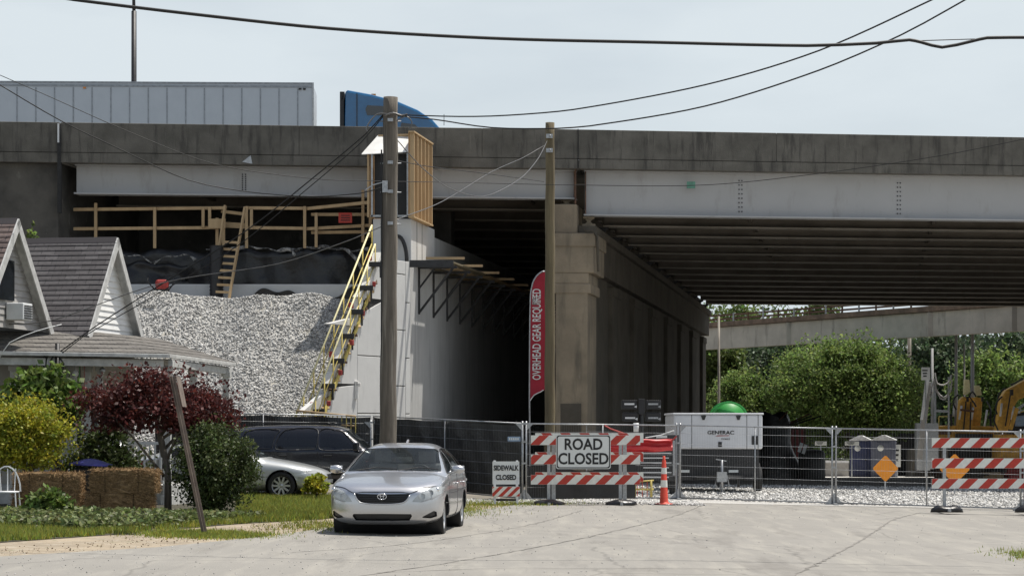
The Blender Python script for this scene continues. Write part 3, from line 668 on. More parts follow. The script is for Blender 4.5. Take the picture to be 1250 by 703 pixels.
road_line('road_crack', [(-1.6, 26.2), (-.4, 26.9), (1.2, 27.0), (3.6, 27.2), (6.0, 27.1), (8, 27.6)], .03, 'crack', 3)
road_line('road_crack', [(-3.0, 30), (-1.4, 33), (.2, 38.5), (1.5, 46)], .025, 'crack', 4)
# ---------------- sloped gravel fill (left)
C0 = Vector((-2.9, 62.7, 0)); WD = Vector((-.43, -.903, 0)).normalized(); RD = Vector((.159, .987, 0)).normalized()
def gz(x, y):
    b = 57.4+.15*math.sin(x*1.3)+.10*math.sin(x*2.9+1)
    z = max(0, min(5.42, (y-b)*.87)); z += .05*math.sin(x*2.1+y*.7)*math.sin(y*1.9+x)*min(1, z)
    if z > 5.0: z += .06*math.sin(x*1.7)+.03*math.sin(x*4.1)
    return z+zg(x, 57)*.5
def wall_x(y): return C0.x+(y-C0.y)*WD.x/WD.y-.15 if y < C0.y else C0.x+(y-C0.y)*.161-.3
mb = MB(); NX, NY = 90, 70; vs = []
for j in range(NY+1):
    y = 56.8+(67-56.8)*j/NY; x1 = wall_x(y)
    for i in range(NX+1):
        x = -17+(x1+17)*i/NX; vs.append((x, y, gz(x, y)))
mb.add(vs, [(j*(NX+1)+i, j*(NX+1)+i+1, (j+1)*(NX+1)+i+1, (j+1)*(NX+1)+i) for j in range(NY) for i in range(NX)])
tag(mb.build('gravel_slope', 'gravel'), kind='structure')
rs = np.random.RandomState(3); pts = []
while len(pts) < 62000:
    y = rs.uniform(57, 64.6); x = rs.uniform(-13.5, wall_x(y)); 
    pts.append((x, y, gz(x, y)+rs.uniform(-.01, .03)))
tag(stones('loose_gravel', np.array(pts), .031, 'stone', 4, .35, 1.3), 'loose pale crushed stone covering the slope under the bridge end', 'gravel', kind='stuff')
pts = []
while len(pts) < 17000:
    y = rs.uniform(52.3, 72); x = rs.uniform(2.2, 19)
    if y < fenceY(x)+.1: continue
    pts.append((x, y, zg(x, y)+.04))
tag(stones('loose_gravel', np.array(pts), .036, 'stone', 5, .30, 1.4), 'loose pale crushed stone on the closed street beyond the fence', 'gravel', kind='stuff')
pts = []
while len(pts) < 1700:
    y = 24+28*rs.uniform(0, 1)**1.2; x = redge(y)+rs.exponential(3.5) if rs.rand() < .6 else rs.uniform(-7, 13)
    if x < redge(y)-1 or x > 14 or y > fenceY(min(15, max(-8, x)))-.2: continue
    pts.append((x, y, zg(x, y)+.03))
tag(stones('road_grit', np.array(pts), .008, 'stone', 6, .4, 1.2), 'small stones and grit scattered over the asphalt', 'grit', kind='stuff')
pts = []
while len(pts) < 5200:
    y = rs.normal(51.3, .7); x = rs.uniform(-1.6, 4.4)
    if not 49.3 < y < 53: continue
    pts.append((x, y, zg(x, y)+.035))
tag(stones('spilled_gravel', np.array(pts), .024, 'stone', 16, .35, 1.3), 'gravel and dirt spilled along the foot of the wire fence', 'gravel', kind='stuff')
M['litter'] = leaf_mat('dry leaf litter', (.16, .10, .05), (.07, .045, .025), .2)
pts = []
while len(pts) < 1300:
    y = 26+24*rs.uniform(0, 1); x = redge(y)+rs.normal(-.55, .4)
    if x > redge(y)+.1: continue
    pts.append((x, y, zg(x, y)+.036))
tag(leaves('leaf_litter', np.array(pts), .013, 'litter', tilt=.15, seed=61), 'dry leaf litter and crumbs along the left road edge', 'leaf litter', kind='stuff')
# ================================================================ highway bridge
def NY_(x): return float(np.interp(x, [-40, -14.93, 1.91, 15.74, 45], [61.95, 64.49, 66.2, 68.0, 71.8]))
def BR(x, t, z): return Vector((x+RD.x*t, NY_(x)+RD.y*t, z))
XJ = 1.98
def bslab(mb, xs, t0, t1, z0, z1, zadd=None):
    """slab following the bridge line through the x stations"""
    za = zadd or (lambda x: 0)
    vs = []
    for x in xs: vs += [BR(x, t0, z0+za(x)), BR(x, t1, z0+za(x)), BR(x, t1, z1+za(x)), BR(x, t0, z1+za(x))]
    n = len(xs); fs = [(0, 1, 2, 3), tuple((n-1)*4+q for q in (3, 2, 1, 0))]
    for i in range(n-1):
        for j in range(4): fs.append((i*4+j, (i+1)*4+j, (i+1)*4+(j+1) % 4, i*4+(j+1) % 4))
    mb.add(vs, fs)
br = empty('highway_bridge', (0, 66, 0), 0, 'long concrete and grey steel highway overpass spanning the whole picture', 'bridge')
def bpart(mb, name, m, bevel=0):
    o = mb.build(name, m, bevel=bevel); o.parent = br; o.matrix_parent_inverse = Matrix.Translation((0, -66, 0)); return o
XL = [-40, -14.93, XJ-.01]; XR = [XJ+.01, 15.74, 45]
for k, (a, b) in enumerate([(-40, -13.26), (-13.2, -6.3), (-6.294, -.9), (-.894, XJ-.004), (XJ+.004, 8.0), (8.006, 14.6), (14.606, 45)]):
    mb = MB(); xs = [a]+[q for q in (-14.93,) if a < q < b]+[q for q in (15.74,) if a < q < b]+[b]
    bslab(mb, xs, .02, .32, 9.775, 10.65); bpart(mb, 'parapet', 'parapet', .015)
mb = MB(); bslab(mb, [-40, -14.93, -13.28], 0, 50, 9.48, 9.76); bslab(mb, [-13.20, XJ-.02], 0, 50, 9.48, 9.76); bslab(mb, [XJ+.02, 15.74, 45], 0, 50.4, 9.48, 9.76); bpart(mb, 'deck', 'soffit' if False else 'parapet')
mb = MB(); bslab(mb, [-40, -14.93, 15.74, 45], 49.9, 50.2, 9.78, 10.65); bpart(mb, 'parapet', 'parapet')
def girder(t, x0, x1, zb, name, m, bolts=()):
    mb = MB(); xs = [x0]+[q for q in (15.74,) if x0 < q < x1]+[x1]
    bslab(mb, xs, t-.011, t+.011, zb+.045, 9.44)
    mb.cur = 1; bslab(mb, xs, t-.24, t+.24, zb, zb+.045)
    bslab(mb, xs, t-.18, t+.18, 9.44, 9.478); mb.cur = 0
    for x in np.arange(x0+1.3, x1-.5, 5.9):
        pass
    o = bpart(mb, name, [m, 'flange'] if m == 'girder_shaded' else [m, m])
    return o
ZL, ZR = 8.60, 8.11
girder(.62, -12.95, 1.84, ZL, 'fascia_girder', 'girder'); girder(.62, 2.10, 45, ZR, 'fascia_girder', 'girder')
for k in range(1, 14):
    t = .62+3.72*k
    girder(t, -12.95, 1.72, ZL, 'girder', 'girder_shaded' if k < 13 else 'girder_shaded'); girder(t, 2.25, 45, ZR, 'girder', 'girder_shaded')
    for x in list(np.arange(-10, 1, 5))+list(np.arange(7, 40, 6)):
        mb = MB(); zb = (ZL if x < 2 else ZR)+.25
        a0, a1 = BR(x, t-3.7, zb), BR(x, t-.02, zb); b0, b1 = BR(x, t-3.7, 9.3), BR(x, t-.02, 9.3)
        for p, q in ((a0, a1), (b0, b1), (a0, b1), (b0, a1)): mb.beam(p, q, .09, .09)
        bpart(mb, 'cross_frame', 'girder_shaded')
# bolt lines and end stiffeners on the fascia
def bolts(x, z0, z1, n):
    mb = MB()
    for i in range(n):
        for dx in (-.045, .045):
            p = BR(x+dx, .60, z0+(z1-z0)*i/(n-1)); mb.box(p, (.035, .03, .035))
    bpart(mb, 'bolt_row', 'dark_metal')
for px, D in ((290, 65), (901, 67.2), (1094, 68)):
    x = PX(px, D); bolts(x, (ZL if x < 2 else ZR)+.2, 9.25, 8)
mb = MB()
for x in (1.80, 2.14):
    z0 = (ZL if x < 2 else ZR)+.045; mb.beam(BR(x, .5, z0), BR(x, .5, 9.44), .03, .22)
bpart(mb, 'end_stiffener', 'rust')
mb = MB(); mb.beam(BR(1.86, .3, 8.4), BR(1.86, .3, 9.60), .05, .06); bpart(mb, 'drain_pipe', 'rust')
mb = MB(); mb.beam(BR(XJ, -.012, 9.49), BR(XJ, -.012, 10.66), .025, .02); bpart(mb, 'expansion_joint', 'joint')
mb = MB(); mb.box(BR(-13.24, .05, 9.3), (.10, .2, 2.6)); bpart(mb, 'expansion_joint', 'joint')
mb = MB(); mb.beam(BR(-13.24, -.06, 10.05), BR(-13.24, -.06, 10.60), .05, .03); bpart(mb, 'joint_plate', 'white_metal')
p = P(846, 223.5, 66.2); mb = MB(); mb.box((p.x, p.y+.75, p.z+.02), (.25, .1, .20)); bpart(mb, 'junction_box', 'box_green')
# white conduit bits near px 290
mb = MB(); mb.add([BR(-7.95, -.02, 9.55), BR(-7.7, -.02, 9.75), BR(-7.65, -.02, 9.5), BR(-7.95, .1, 9.5)], [(0, 1, 2), (0, 2, 3), (0, 1, 3), (1, 2, 3)]); bpart(mb, 'bracket', 'steel')
# old wall block at far left
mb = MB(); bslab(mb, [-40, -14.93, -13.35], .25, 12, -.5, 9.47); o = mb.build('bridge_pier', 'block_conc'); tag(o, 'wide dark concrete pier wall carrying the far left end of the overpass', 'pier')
# main pier
pr = empty('bridge_pier', (2, 66.3, 0), 0, 'stained concrete column pier with heavy cap behind the greenish wooden pole', 'pier')
def ppart(mb, name, m='old_conc', bevel=.02):
    o = mb.build(name, m, bevel=bevel); o.parent = pr; o.matrix_parent_inverse = Matrix.Translation((-2, -66.3, 0)); return o
def pblk(x0, x1, t0, t1, z0, z1):
    mb = MB(); q = [Vector((x+RD.x*t, 66.3+RD.y*t+(x-2)*.10, 0)) for x, t in ((x0, t0), (x1, t0), (x1, t1), (x0, t1))]
    mb.prism(q, (0, 0, z0), (0, 0, z1)); return mb
for k in range(8):
    t = k*6.7
    ppart(pblk(1.30, 2.26, t, t+2.2, -1.6, 6.36), 'column', 'old_conc' if k else 'pier_front_lit')
    mb = pblk(1.27, 2.30, t-.03, t+2.25, 6.05, 6.36); ppart(mb, 'column_collar', 'old_conc' if k else 'pier_front_lit', bevel=.015)
    if k == 0: ppart(pblk(1.20, 2.46, t-.05, t+2.6, 6.362, 7.55), 'cap_block', 'pier_front_lit', bevel=.03)
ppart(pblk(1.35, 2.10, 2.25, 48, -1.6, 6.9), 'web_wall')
ppart(pblk(1.16, 2.52, -.10, 2.66, 7.15, 7.552), 'cap_step', 'pier_front_lit', bevel=.03)
ppart(pblk(1.24, 2.36, -.04, 2.3, 5.75, 6.048), 'neck_band', 'pier_front_lit', bevel=.03)
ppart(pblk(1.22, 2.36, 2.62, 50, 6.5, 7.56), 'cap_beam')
ppart(pblk(1.16, 1.93, .05, 1.3, 7.562, 8.42), 'pedestal', 'pier_front_lit'); ppart(pblk(1.16, 1.93, 1.31, 50, 7.562, 8.42), 'pedestal')
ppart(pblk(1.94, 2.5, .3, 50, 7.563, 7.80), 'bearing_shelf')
for k in range(14):
    t = .62+3.72*k
    for x, z0, z1 in ((1.55, 8.425, 8.595), (2.22, 7.80, 8.105)):
        mb = MB(); c = Vector((x+RD.x*t, 66.3+RD.y*t+(x-2)*.1, 0)); h = z1-z0
        mb.box(c+Vector((0, 0, z0+h*.13)), (.40, .34, h*.22)); mb.box(c+Vector((0, 0, z1-h*.13)), (.34, .34, h*.2)); mb.prism([c+Vector((-.12, 0, z0+h*.24)), c+Vector((.12, 0, z0+h*.24)), c+Vector((.05, 0, z0+h*.5)), c+Vector((.12, 0, z1-h*.24)), c+Vector((-.12, 0, z1-h*.24)), c+Vector((-.05, 0, z0+h*.5))], (0, -.12, 0), (0, .12, 0))
        ppart(mb, 'bearing', 'dark_metal' if k else 'pier_front_lit', 0)
mb = MB(); mb.tube([(2.15, 66.15, 7.62), (2.42, 66.15, 7.62), (2.55, 66.25, 7.45), (2.58, 66.25, 6.4)], .04, 6); ppart(mb, 'drain_pipe', 'old_conc', 0)
mb = MB(); mb.box((1.75, 66.26, 1.9), (.65, .03, 1.1)); ppart(mb, 'access_plate', 'old_conc', 0)
# far right abutment (outside the frame, shades the span)
# ================================================================ new abutment and wing wall
ab = empty('abutment_wall', tuple(C0), 0, 'tall smooth concrete wall running under the overpass left of the pier', 'wall')
def apart(mb, name, m, bevel=.01, root=None):
    root = root or ab
    o = mb.build(name, m, bevel=bevel); o.parent = root; o.matrix_parent_inverse = Matrix.Translation(-root.location); return o
def ablk(x0, x1, t0, t1, z0, z1):
    mb = MB(); q = [C0+Vector((x, 0, 0))+RD*t for x, t in ((x0, t0), (x1, t0), (x1, t1), (x0, t1))]; mb.prism(q, (0, 0, z0), (0, 0, z1)); return mb
apart(ablk(-.45, 0, 0, 52, -1.2, 6.42), 'wall', 'wall_conc')
apart(ablk(-.5, -.06, 3.9, 52, 6.423, 7.45), 'upper_wall', 'wall_conc')
apart(ablk(-1.12, -.03, .35, 3.8, 6.424, 7.68), 'back_wall', 'new_conc', .02)
mb = MB()
for t in (1.15, 1.9): mb.beam(C0+RD*t+Vector((-.028, 0, 6.45)), C0+RD*t+Vector((-.028, 0, 7.66)), .015, .02)
apart(mb, 'wall_joint', 'joint', 0)
mb = MB(); c = C0+Vector((-.35, .18, 6.43)); mb.tube([c+Vector((.26*math.cos(a), .0, .74*math.sin(a))) for a in np.linspace(math.pi, 0, 17)], .055, 8); apart(mb, 'black_hoop', 'black', 0)
# embankment behind the wall under the bridge
mb = MB(); q = [C0+Vector((-.5, 0, 0))+RD*4, C0+Vector((-.5, 0, 0))+RD*52, Vector((-10, 115, 0)), Vector((-22, 115, 0)), Vector((-22, 66.8, 0))]
mb.prism(q, (0, 0, -1), (0, 0, 6.9)); tag(mb.build('embankment', 'earth'), kind='structure')
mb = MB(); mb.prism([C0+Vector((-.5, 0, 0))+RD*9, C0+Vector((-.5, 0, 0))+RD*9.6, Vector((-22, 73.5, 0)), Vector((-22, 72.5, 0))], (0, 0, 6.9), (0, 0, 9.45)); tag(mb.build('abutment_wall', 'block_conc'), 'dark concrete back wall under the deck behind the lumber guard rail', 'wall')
ww = empty('retaining_wall', tuple(C0), 0, 'pale concrete panel wing wall with stepped diagonal top beside the gravel slope', 'wall')
def wt(s): return 6.42 if s < 1.75 else 6.42-(s-1.75)*1.30
def wp(s, z, o=0):
    n = Vector((-WD.y, WD.x, 0)); return C0+WD*s+n*(-o)*-1*1.0+Vector((0, 0, z))
nrm = Vector((.903, -.43, 0))
bounds = [0, .28, .62+.9, 3.04, 4.56, 5.95]
offs = [0, .78, 0, .78, 0, .78]
for k in range(len(bounds)-1):
    a, b = bounds[k]+.008, bounds[k+1]-.008
    zs = [-.6]; z = .55+(offs[k] if k % 2 else 0)
    while z < max(wt(a), .3): zs.append(z); z += 1.57
    zs.append(99)
    for i in range(len(zs)-1):
        z0 = zs[i]+.012; ta, tb = min(wt(a), zs[i+1]-.012), min(wt(b), zs[i+1]-.012)
        if ta <= z0+.02: continue
        tb = max(tb, z0+.005); mb = MB()
        mb.prism([C0+WD*a+Vector((0, 0, z0)), C0+WD*b+Vector((0, 0, z0)), C0+WD*b+Vector((0, 0, tb)), C0+WD*a+Vector((0, 0, ta))], nrm*.02, nrm*-.14)
        apart(mb, 'panel', 'new_conc', .012, ww)
mb = MB(); mb.prism([C0+WD*.02+Vector((0, 0, -.5)), C0+WD*5.9+Vector((0, 0, -.5)), C0+WD*5.9+Vector((0, 0, .9)), C0+WD*1.75+Vector((0, 0, 6.36)), C0+WD*.02+Vector((0, 0, 6.36))], nrm*-.012, nrm*-.13); apart(mb, 'backing', 'joint', 0, ww)
# coping pieces and form brackets along the diagonal
for i in range(9):
    s = 1.95+i*.52; z = wt(s)
    if z < .6: break
    mb = MB(); mb.prism([C0+WD*(s-.22)+Vector((0, 0, wt(s-.22)+.0)), C0+WD*(s+.22)+Vector((0, 0, wt(s+.22))), C0+WD*(s+.22)+Vector((0, 0, wt(s+.22)+.16)), C0+WD*(s-.22)+Vector((0, 0, wt(s-.22)+.16))], nrm*.05, nrm*-.22); apart(mb, 'coping', 'white_form', .01, ww)
    mb = MB(); c = C0+WD*(s+.18)+Vector((0, 0, z+.0)); mb.box(c+nrm*.08+Vector((0, 0, .05)), (.36, .22, .13)); mb.beam(c+nrm*.12+Vector((.09, 0, .06)), c+nrm*.12+Vector((.10, 0, -.32)), .05, .06); apart(mb, 'bracket', 'black', .005, ww)
    if i % 2 == 0:
        mb = MB(); mb.box(c-nrm*.05+WD*.1+Vector((0, 0, .22)), (.09, .12, .15), rot=.4+i); apart(mb, 'clamp', 'red', .01, ww)
for s, z in ((1.55, 4.9), (3.15, 2.75), (1.3, 5.5)):
    mb = MB(); c = C0+WD*s+nrm*.05+Vector((0, 0, z)); mb.box(c, (.10, .10, .5)); mb.box(c+Vector((.05, 0, .15)), (.12, .1, .1)); apart(mb, 'lifting_clamp', 'white_form', .02, ww)
# ---------------- form box on the wall end
fb = empty('formwork_box', tuple(C0+Vector((0, 0, 7.7))), 0, 'orange timber formwork box with vertical studs standing on the wall end', 'formwork')
def fp(x, t, z): return C0+Vector((x, 0, 0))+RD*t+Vector((0, 0, z))
def fpart(mb, name, m): 
    o = mb.build(name, m, fb); o.parent = fb; o.matrix_parent_inverse = Matrix.Translation(-fb.location); return o
ZA, ZB = 7.70, 10.08
mb = MB(); mb.prism([fp(.0, -.05, ZA), fp(.0, 2.65, ZA+.02), fp(.0, 2.65, ZB), fp(.0, -.05, ZB)], (0, 0, 0), (-.03, 0, 0)); fpart(mb, 'form_panel', 'form_wood')
for i in range(6):
    mb = MB(); t = -.03+i*.525; mb.prism([fp(.0, t, ZA+.02), fp(.0, t+.07, ZA+.02), fp(.0, t+.07, ZB), fp(.0, t, ZB)], (.002, 0, 0), (.13, 0, 0)); fpart(mb, 'stud', 'wood')
mb = MB(); mb.prism([fp(-.02, -.1, ZB), fp(-.02, 2.7, ZB), fp(-.02, 2.7, ZB+.045), fp(-.02, -.1, ZB+.045)], (0, 0, 0), (.17, 0, 0)); fpart(mb, 'plate', 'wood'); mb = MB(); mb.prism([fp(-.02, -.1, ZA-.03), fp(-.02, 2.7, ZA-.03), fp(-.02, 2.7, ZA+.015), fp(-.02, -.1, ZA+.015)], (0, 0, 0), (.17, 0, 0)); fpart(mb, 'plate', 'wood')
mb = MB(); mb.prism([fp(-1.12, .1, ZA), fp(-1.12, 2.5, ZA), fp(-1.12, 2.5, ZB-.6), fp(-1.12, .1, ZB-.6)], (0, 0, 0), (-.04, 0, 0)); fpart(mb, 'form_panel', 'form_wood')
for i in range(3):
    mb = MB(); mb.beam(fp(-1.2, .1+i*.5, ZA), fp(-1.2, .1+i*.5, ZB-.6), .05, .09); fpart(mb, 'stud', 'wood')
mb = MB(); mb.prism([fp(-1.1, .45, ZA+.0), fp(-.04, .45, ZA+.0), fp(-.04, .45, ZB-.55), fp(-1.1, .45, ZB-.55)], (0, 0, 0), (0, .05, 0)); fpart(mb, 'shade_sheet', 'black')  # black sheet stands for the shade inside the open box
mb = MB()
for x in (-1.08, -.38, -.07): mb.beam(fp(x, .05, ZA), fp(x, .05, ZB-.57), .05, .05)
mb.beam(fp(-1.12, .05, ZA+.03), fp(-.04, .05, ZA+.03), .05, .05); fpart(mb, 'frame', 'steel')
mb = MB(); mb.prism([fp(-1.35, -.05, ZB-.62), fp(-.03, -.05, ZB-.55), fp(-.03, .5, ZB-.08), fp(-1.0, .5, ZB-.02)], (0, 0, 0), (0, .02, .03)); fpart(mb, 'white_panel', 'white_form')
mb = MB(); mb.beam(fp(-1.05, 1.2, ZB+.02), fp(.1, 1.2, ZB+.02), .1, .08); mb.beam(fp(-1.0, .5, ZB-.02), fp(.1, .5, ZB+.02), .05, .05); fpart(mb, 'cross_beam', 'wood')
# ---------------- overhang brackets along the wall
ORD = ['first', 'second', 'third', 'fourth', 'fifth', 'sixth', 'seventh', 'eighth', 'ninth', 'tenth', 'eleventh', 'twelfth', 'thirteenth', 'fourteenth']
for i in range(14):
    t = 1.2+i*2.15; z = 6.35-.0*i
    rt = empty('overhang_bracket', tuple(C0+RD*t+Vector((0, 0, z))), 0, ORD[i]+' black triangular bracket under the timber walkway, counting from the near end of the wall', 'bracket', 'triangular brackets along the abutment wall')
    o = C0*0
    mb = MB(); d = Vector((.98, -.16, 0)); mb.beam((0.03, 0, -1.35), (0.03, 0, 0), .06, .06); mb.build('upright', 'dark_metal', rt)
    mb = MB(); mb.beam((0, 0, 0), d*1.15, .07, .08); mb.build('arm', 'dark_metal', rt)
    mb = MB(); mb.beam((0.03, 0, -1.3), d*1.05, .06, .06); mb.beam((0.03, 0, -.6), d*.5, .05, .05); mb.build('brace', 'dark_metal', rt)
wk = empty('walkway', tuple(C0+Vector((0, 0, 6.45))), 0, 'narrow walkway of weathered planks on brackets along the tall wall', 'walkway')
for k in range(4):
    for j in range(5):
        mb = MB(); a = C0+RD*(.6+j*6.1+(k % 2)*.4)+Vector((.12+k*.27, 0, 6.44+.05*(k % 2))); b = a+RD*6.3+Vector((0, 0, .02)); mb.beam(a-C0-Vector((0, 0, 6.45)), b-C0-Vector((0, 0, 6.45)), .24, .045); mb.build('plank', 'wood' if (k+j) % 3 else 'pole2', wk)
mb = MB(); mb.box((.62, -.02, -.08), (1.25, .08, .2)); mb.build('edge_beam', 'dark_metal', wk)
for j in range(7):
    mb = MB(); mb.box(tuple(RD*(.3+j*3)+Vector((.95, 0, .1))), (1.1, .09, .07), rot=.05*j); mb.build('loose_board', 'wood', wk)
# ---------------- stair with yellow rails on the slope edge
def world_thing(name, origin, label, cat, group=None):
    r_ = empty(name, origin, 0, label, cat, group)
    def part(mb, nm, m, bevel=0):
        o = mb.build(nm, m, bevel=bevel); o.parent = r_; o.matrix_parent_inverse = Matrix.Translation(-Vector(origin)); return o
    return r_, part
A1, A2 = P(454, 275, 61.3), P(358, 514, 57.6); B1, B2 = P(458, 298, 60.9), P(374, 516, 57.1)
st, sp_ = world_thing('stair', tuple(A2-Vector((0, 0, 1))), 'steep construction stair with yellow handrails climbing the gravel slope edge', 'stair')
for a, b in ((A1, A2), (B1, B2)):
    mb = MB(); mb.tube([a, b], .026, 6); sp_(mb, 'handrail', 'pale_yellow')
    mb = MB(); mb.tube([a-Vector((0, 0, .5)), b-Vector((0, 0, .5))], .014, 6); sp_(mb, 'mid_rail', 'yellow')
    mb = MB(); mb.beam(a-Vector((0, 0, .98)), b-Vector((0, 0, .98)), .04, .10); sp_(mb, 'stringer', 'yellow')
    for i in range(9):
        p = a.lerp(b, i/8); mb = MB(); mb.tube([p, p-Vector((0, 0, 1.0))], .017, 6); sp_(mb, 'post', 'yellow')
for i in range(20):
    u = (i+.5)/20; p, q = A1.lerp(A2, u)-Vector((0, 0, .98)), B1.lerp(B2, u)-Vector((0, 0, .98)); mb = MB(); mb.beam(p, q, .22, .035); sp_(mb, 'tread', 'wood' if i % 3 else 'rust')
for i in range(6):
    u = (i+.5)/6; p = B1.lerp(B2, u)-Vector((-.12, .1, .72)); mb = MB(); mb.box(p, (.09, .10, .14), rot=.5*i); sp_(mb, 'red_clamp', 'red', .02)
# low rail at the stair foot
lr, lp = world_thing('guard_rail', tuple(P(398, 516, 57)), 'short pale timber guard rail at the foot of the yellow stair', 'railing')
a, b = P(362, 501, 57.4), P(434, 508, 57.0)
mb = MB(); mb.tube([a, b], .03, 6); lp(mb, 'top_rail', 'wood'); mb = MB(); mb.tube([a-Vector((0, 0, .28)), b-Vector((0, 0, .25))], .025, 6); lp(mb, 'bottom_rail', 'wood')
for i in range(14):
    p = a.lerp(b, i/13); mb = MB(); mb.tube([p, p-Vector((0, 0, .5))], .014, 5); lp(mb, 'baluster', 'yellow')
M['pale_fold'] = mix_stains(mat('dusty folded sheet edge', (.38, .37, .35), (.10, .10, .10), 5, .8, contrast=.2), (.02, .02, .02), 6, (1, 1, 1), .48, .58, .9)  # whitish edge trim, with bright crinkle highlights put into its colour
# ---------------- tarp covered bench
tp, tpp = world_thing('tarp_cover', (-8, 66, 5.4), 'black tarp pulled over the earth bench under the left span', 'tarp')
def tarp(x0, x1, y, z0, z1, seed, amp=.06):
    rs = np.random.RandomState(seed); ph = rs.uniform(0, 6, 6); mb = MB(); mb.sm = True
    def f(u, v):
        x = x0+(x1-x0)*u; z = z0+(z1-z0)*v
        w_ = amp*(math.sin(x*1.9+ph[0]+v*2)+.6*math.sin(x*4.3+ph[1]-v*3)+.4*math.sin(x*8.7+ph[2]+v*5)+.4*math.sin(v*9+x+ph[3]))
        e = .05*math.sin(x*3+ph[4])+.04*math.sin(x*7+ph[5]); return Vector((x, y+w_+(.1 if v > .95 else 0), z+e*(v > .5)))
    mb.grid(f, 110, 16); return mb
tpp(tarp(-11.8, -3.3, 65.9, 5.3, 7.02, 1), 'tarp', 'tarp'); tpp(tarp(-13, -9.6, 65.6, 5.6, 6.6, 5, .09), 'tarp', 'tarp')
mb = MB(); 
rs_ = random.Random(4)
mb.tube([(x, 65.82+.04*math.sin(x*5), 7.05+.05*math.sin(x*3)+.03*math.sin(x*11)) for x in np.arange(-9.1, -3.4, .15)], [.02+.06*rs_.random()**2 for _ in np.arange(-9.1, -3.4, .15)], 6); mb.tube([(x, 65.5+.06*math.sin(x*5), 6.75+.1*math.sin(x*4.3)+.05*math.sin(x*9)) for x in np.arange(-12.5, -9.3, .12)], [.01+.06*rs_.random()**2 for _ in np.arange(-12.5, -9.3, .12)], 5)
mb.tube([(-4.9, 65.6, 7.0), (-4.6, 65.5, 6.7), (-4.35, 65.6, 6.25)], .05, 5); mb.tube([(-6.5, 65.6, 7.0), (-6.45, 65.55, 6.8)], .05, 5); tpp(mb, 'folded_edge', 'pale_fold')
lg, lgp = world_thing('concrete_ledge', (-8, 65.2, 5.4), 'grey concrete ledge between black tarp and gravel slope top', 'ledge')
mb = MB(); mb.prism([(-13, 65.1, 5.4), (-3.4, 65.1, 5.4), (-3.4, 65.1, 5.95), (-13, 65.1, 5.95)], (0, 0, 0), (0, .8, 0)); lgp(mb, 'ledge', 'new_conc', .03)
mb = MB(); mb.sm = True
mb.grid(lambda u, v: Vector((-7.6+4.2*u, 65.02-.05*v, 5.32+.3*v*(1+.6*math.sin(u*11)+.3*math.sin(u*29)))), 60, 4); lgp(mb, 'loose_sheet', 'tarp'); mb = MB(); mb.grid(lambda u, v: Vector((-13+3.2*u, 65.02-.05*v, 5.32+.22*v*(1+.6*math.sin(u*9)))), 40, 4); lgp(mb, 'loose_sheet', 'tarp')
# corrugated pipe
mb = MB(); mb.lathe([(.19+.022*(i % 2), -1.55+i*.05) for i in range(34)], (PX(264, 64.7), 64.75, 6.95), 'Z', 16); tag(mb.build('drain_pipe', 'black'), 'upright black corrugated pipe at the top of the gravel slope', 'pipe')
# lumber guard rail
gr, gp = world_thing('guard_rail', (-8, 66, 7.0), 'long pale lumber guard rail above the black tarp under the left span', 'railing')
D = 65.75
def lum(p, q, w=.09, h=.09, nm='rail', m='wood'):
    mb = MB(); mb.beam(p, q, w, h); gp(mb, nm, m)
lum(P(90, 256, D), P(274, 254, D)); lum(P(90, 279.5, D), P(272, 278, D)); lum(P(302, 254, D), P(374, 254.5, D)); lum(P(374, 255, D), P(458, 246.5, D-1)); lum(P(302, 278, D), P(374, 279, D)); lum(P(374, 279.5, D), P(455, 275, D)); lum(P(380, 262, D+.1), P(448, 262, D+.1)); lum(P(380, 284, D+.1), P(448, 283, D+.1)); lum(P(270, 258, D+.15), P(302, 262, D+.15)); lum(P(268, 274, D+.15), P(300, 276, D+.15), .06, .16)
for px, y0, y1 in ((117, 248, 302), (189, 253, 303), (248, 254, 278), (256, 253, 278), (265, 266, 300), (273, 266, 300), (301, 252, 303), (307, 256, 280), (372, 252, 303), (386, 260, 302), (443, 232, 296), (452, 190, 290)):
    lum(P(px, y0, D-.08), P(px, y1, D-.08), .085, .085, 'post')
mb = MB(); c = P(265, 273, D-.3); mb.box(c, (.5, .06, .28)); gp(mb, 'board', 'wood')
sg, sgp = world_thing('warning_sign', tuple(P(421, 272, 65.4)), 'small orange red warning plate hung on the lumber guard rail', 'sign')
mb = MB(); mb.box(P(421.5, 266, 65.4), (.40, .02, .30)); sgp(mb, 'plate', 'red_refl', .005)
mb = MB()
for dz in (.07, 0, -.07): mb.box(P(421.5, 266, 65.385)+Vector((0, 0, dz)), (.26, .008, .025))
sgp(mb, 'lettering', 'ink')
# ladder
ld, ldp = world_thing('ladder', tuple(P(288, 368, 64.6)), 'homemade timber ladder leaning from the gravel top against the guard rail', 'ladder')
a0, a1 = P(299, 253, 65.3), P(279, 368, 64.3); b0, b1 = P(275, 251, 65.3), P(268, 300, 65.0)
b0_, b1_ = a0+Vector((-.55, 0, 0)), a1+Vector((-.55, 0, 0))
mb = MB(); mb.beam(a0, a1, .05, .09); ldp(mb, 'rail', 'wood'); mb = MB(); mb.beam(b0, b1, .05, .09); ldp(mb, 'rail', 'wood')
for i in range(8):
    q = a0.lerp(a1, .38+i*.075); mb = MB(); mb.beam(q, q+Vector((-.42, 0, .02)), .05, .07); ldp(mb, 'rung', 'wood')
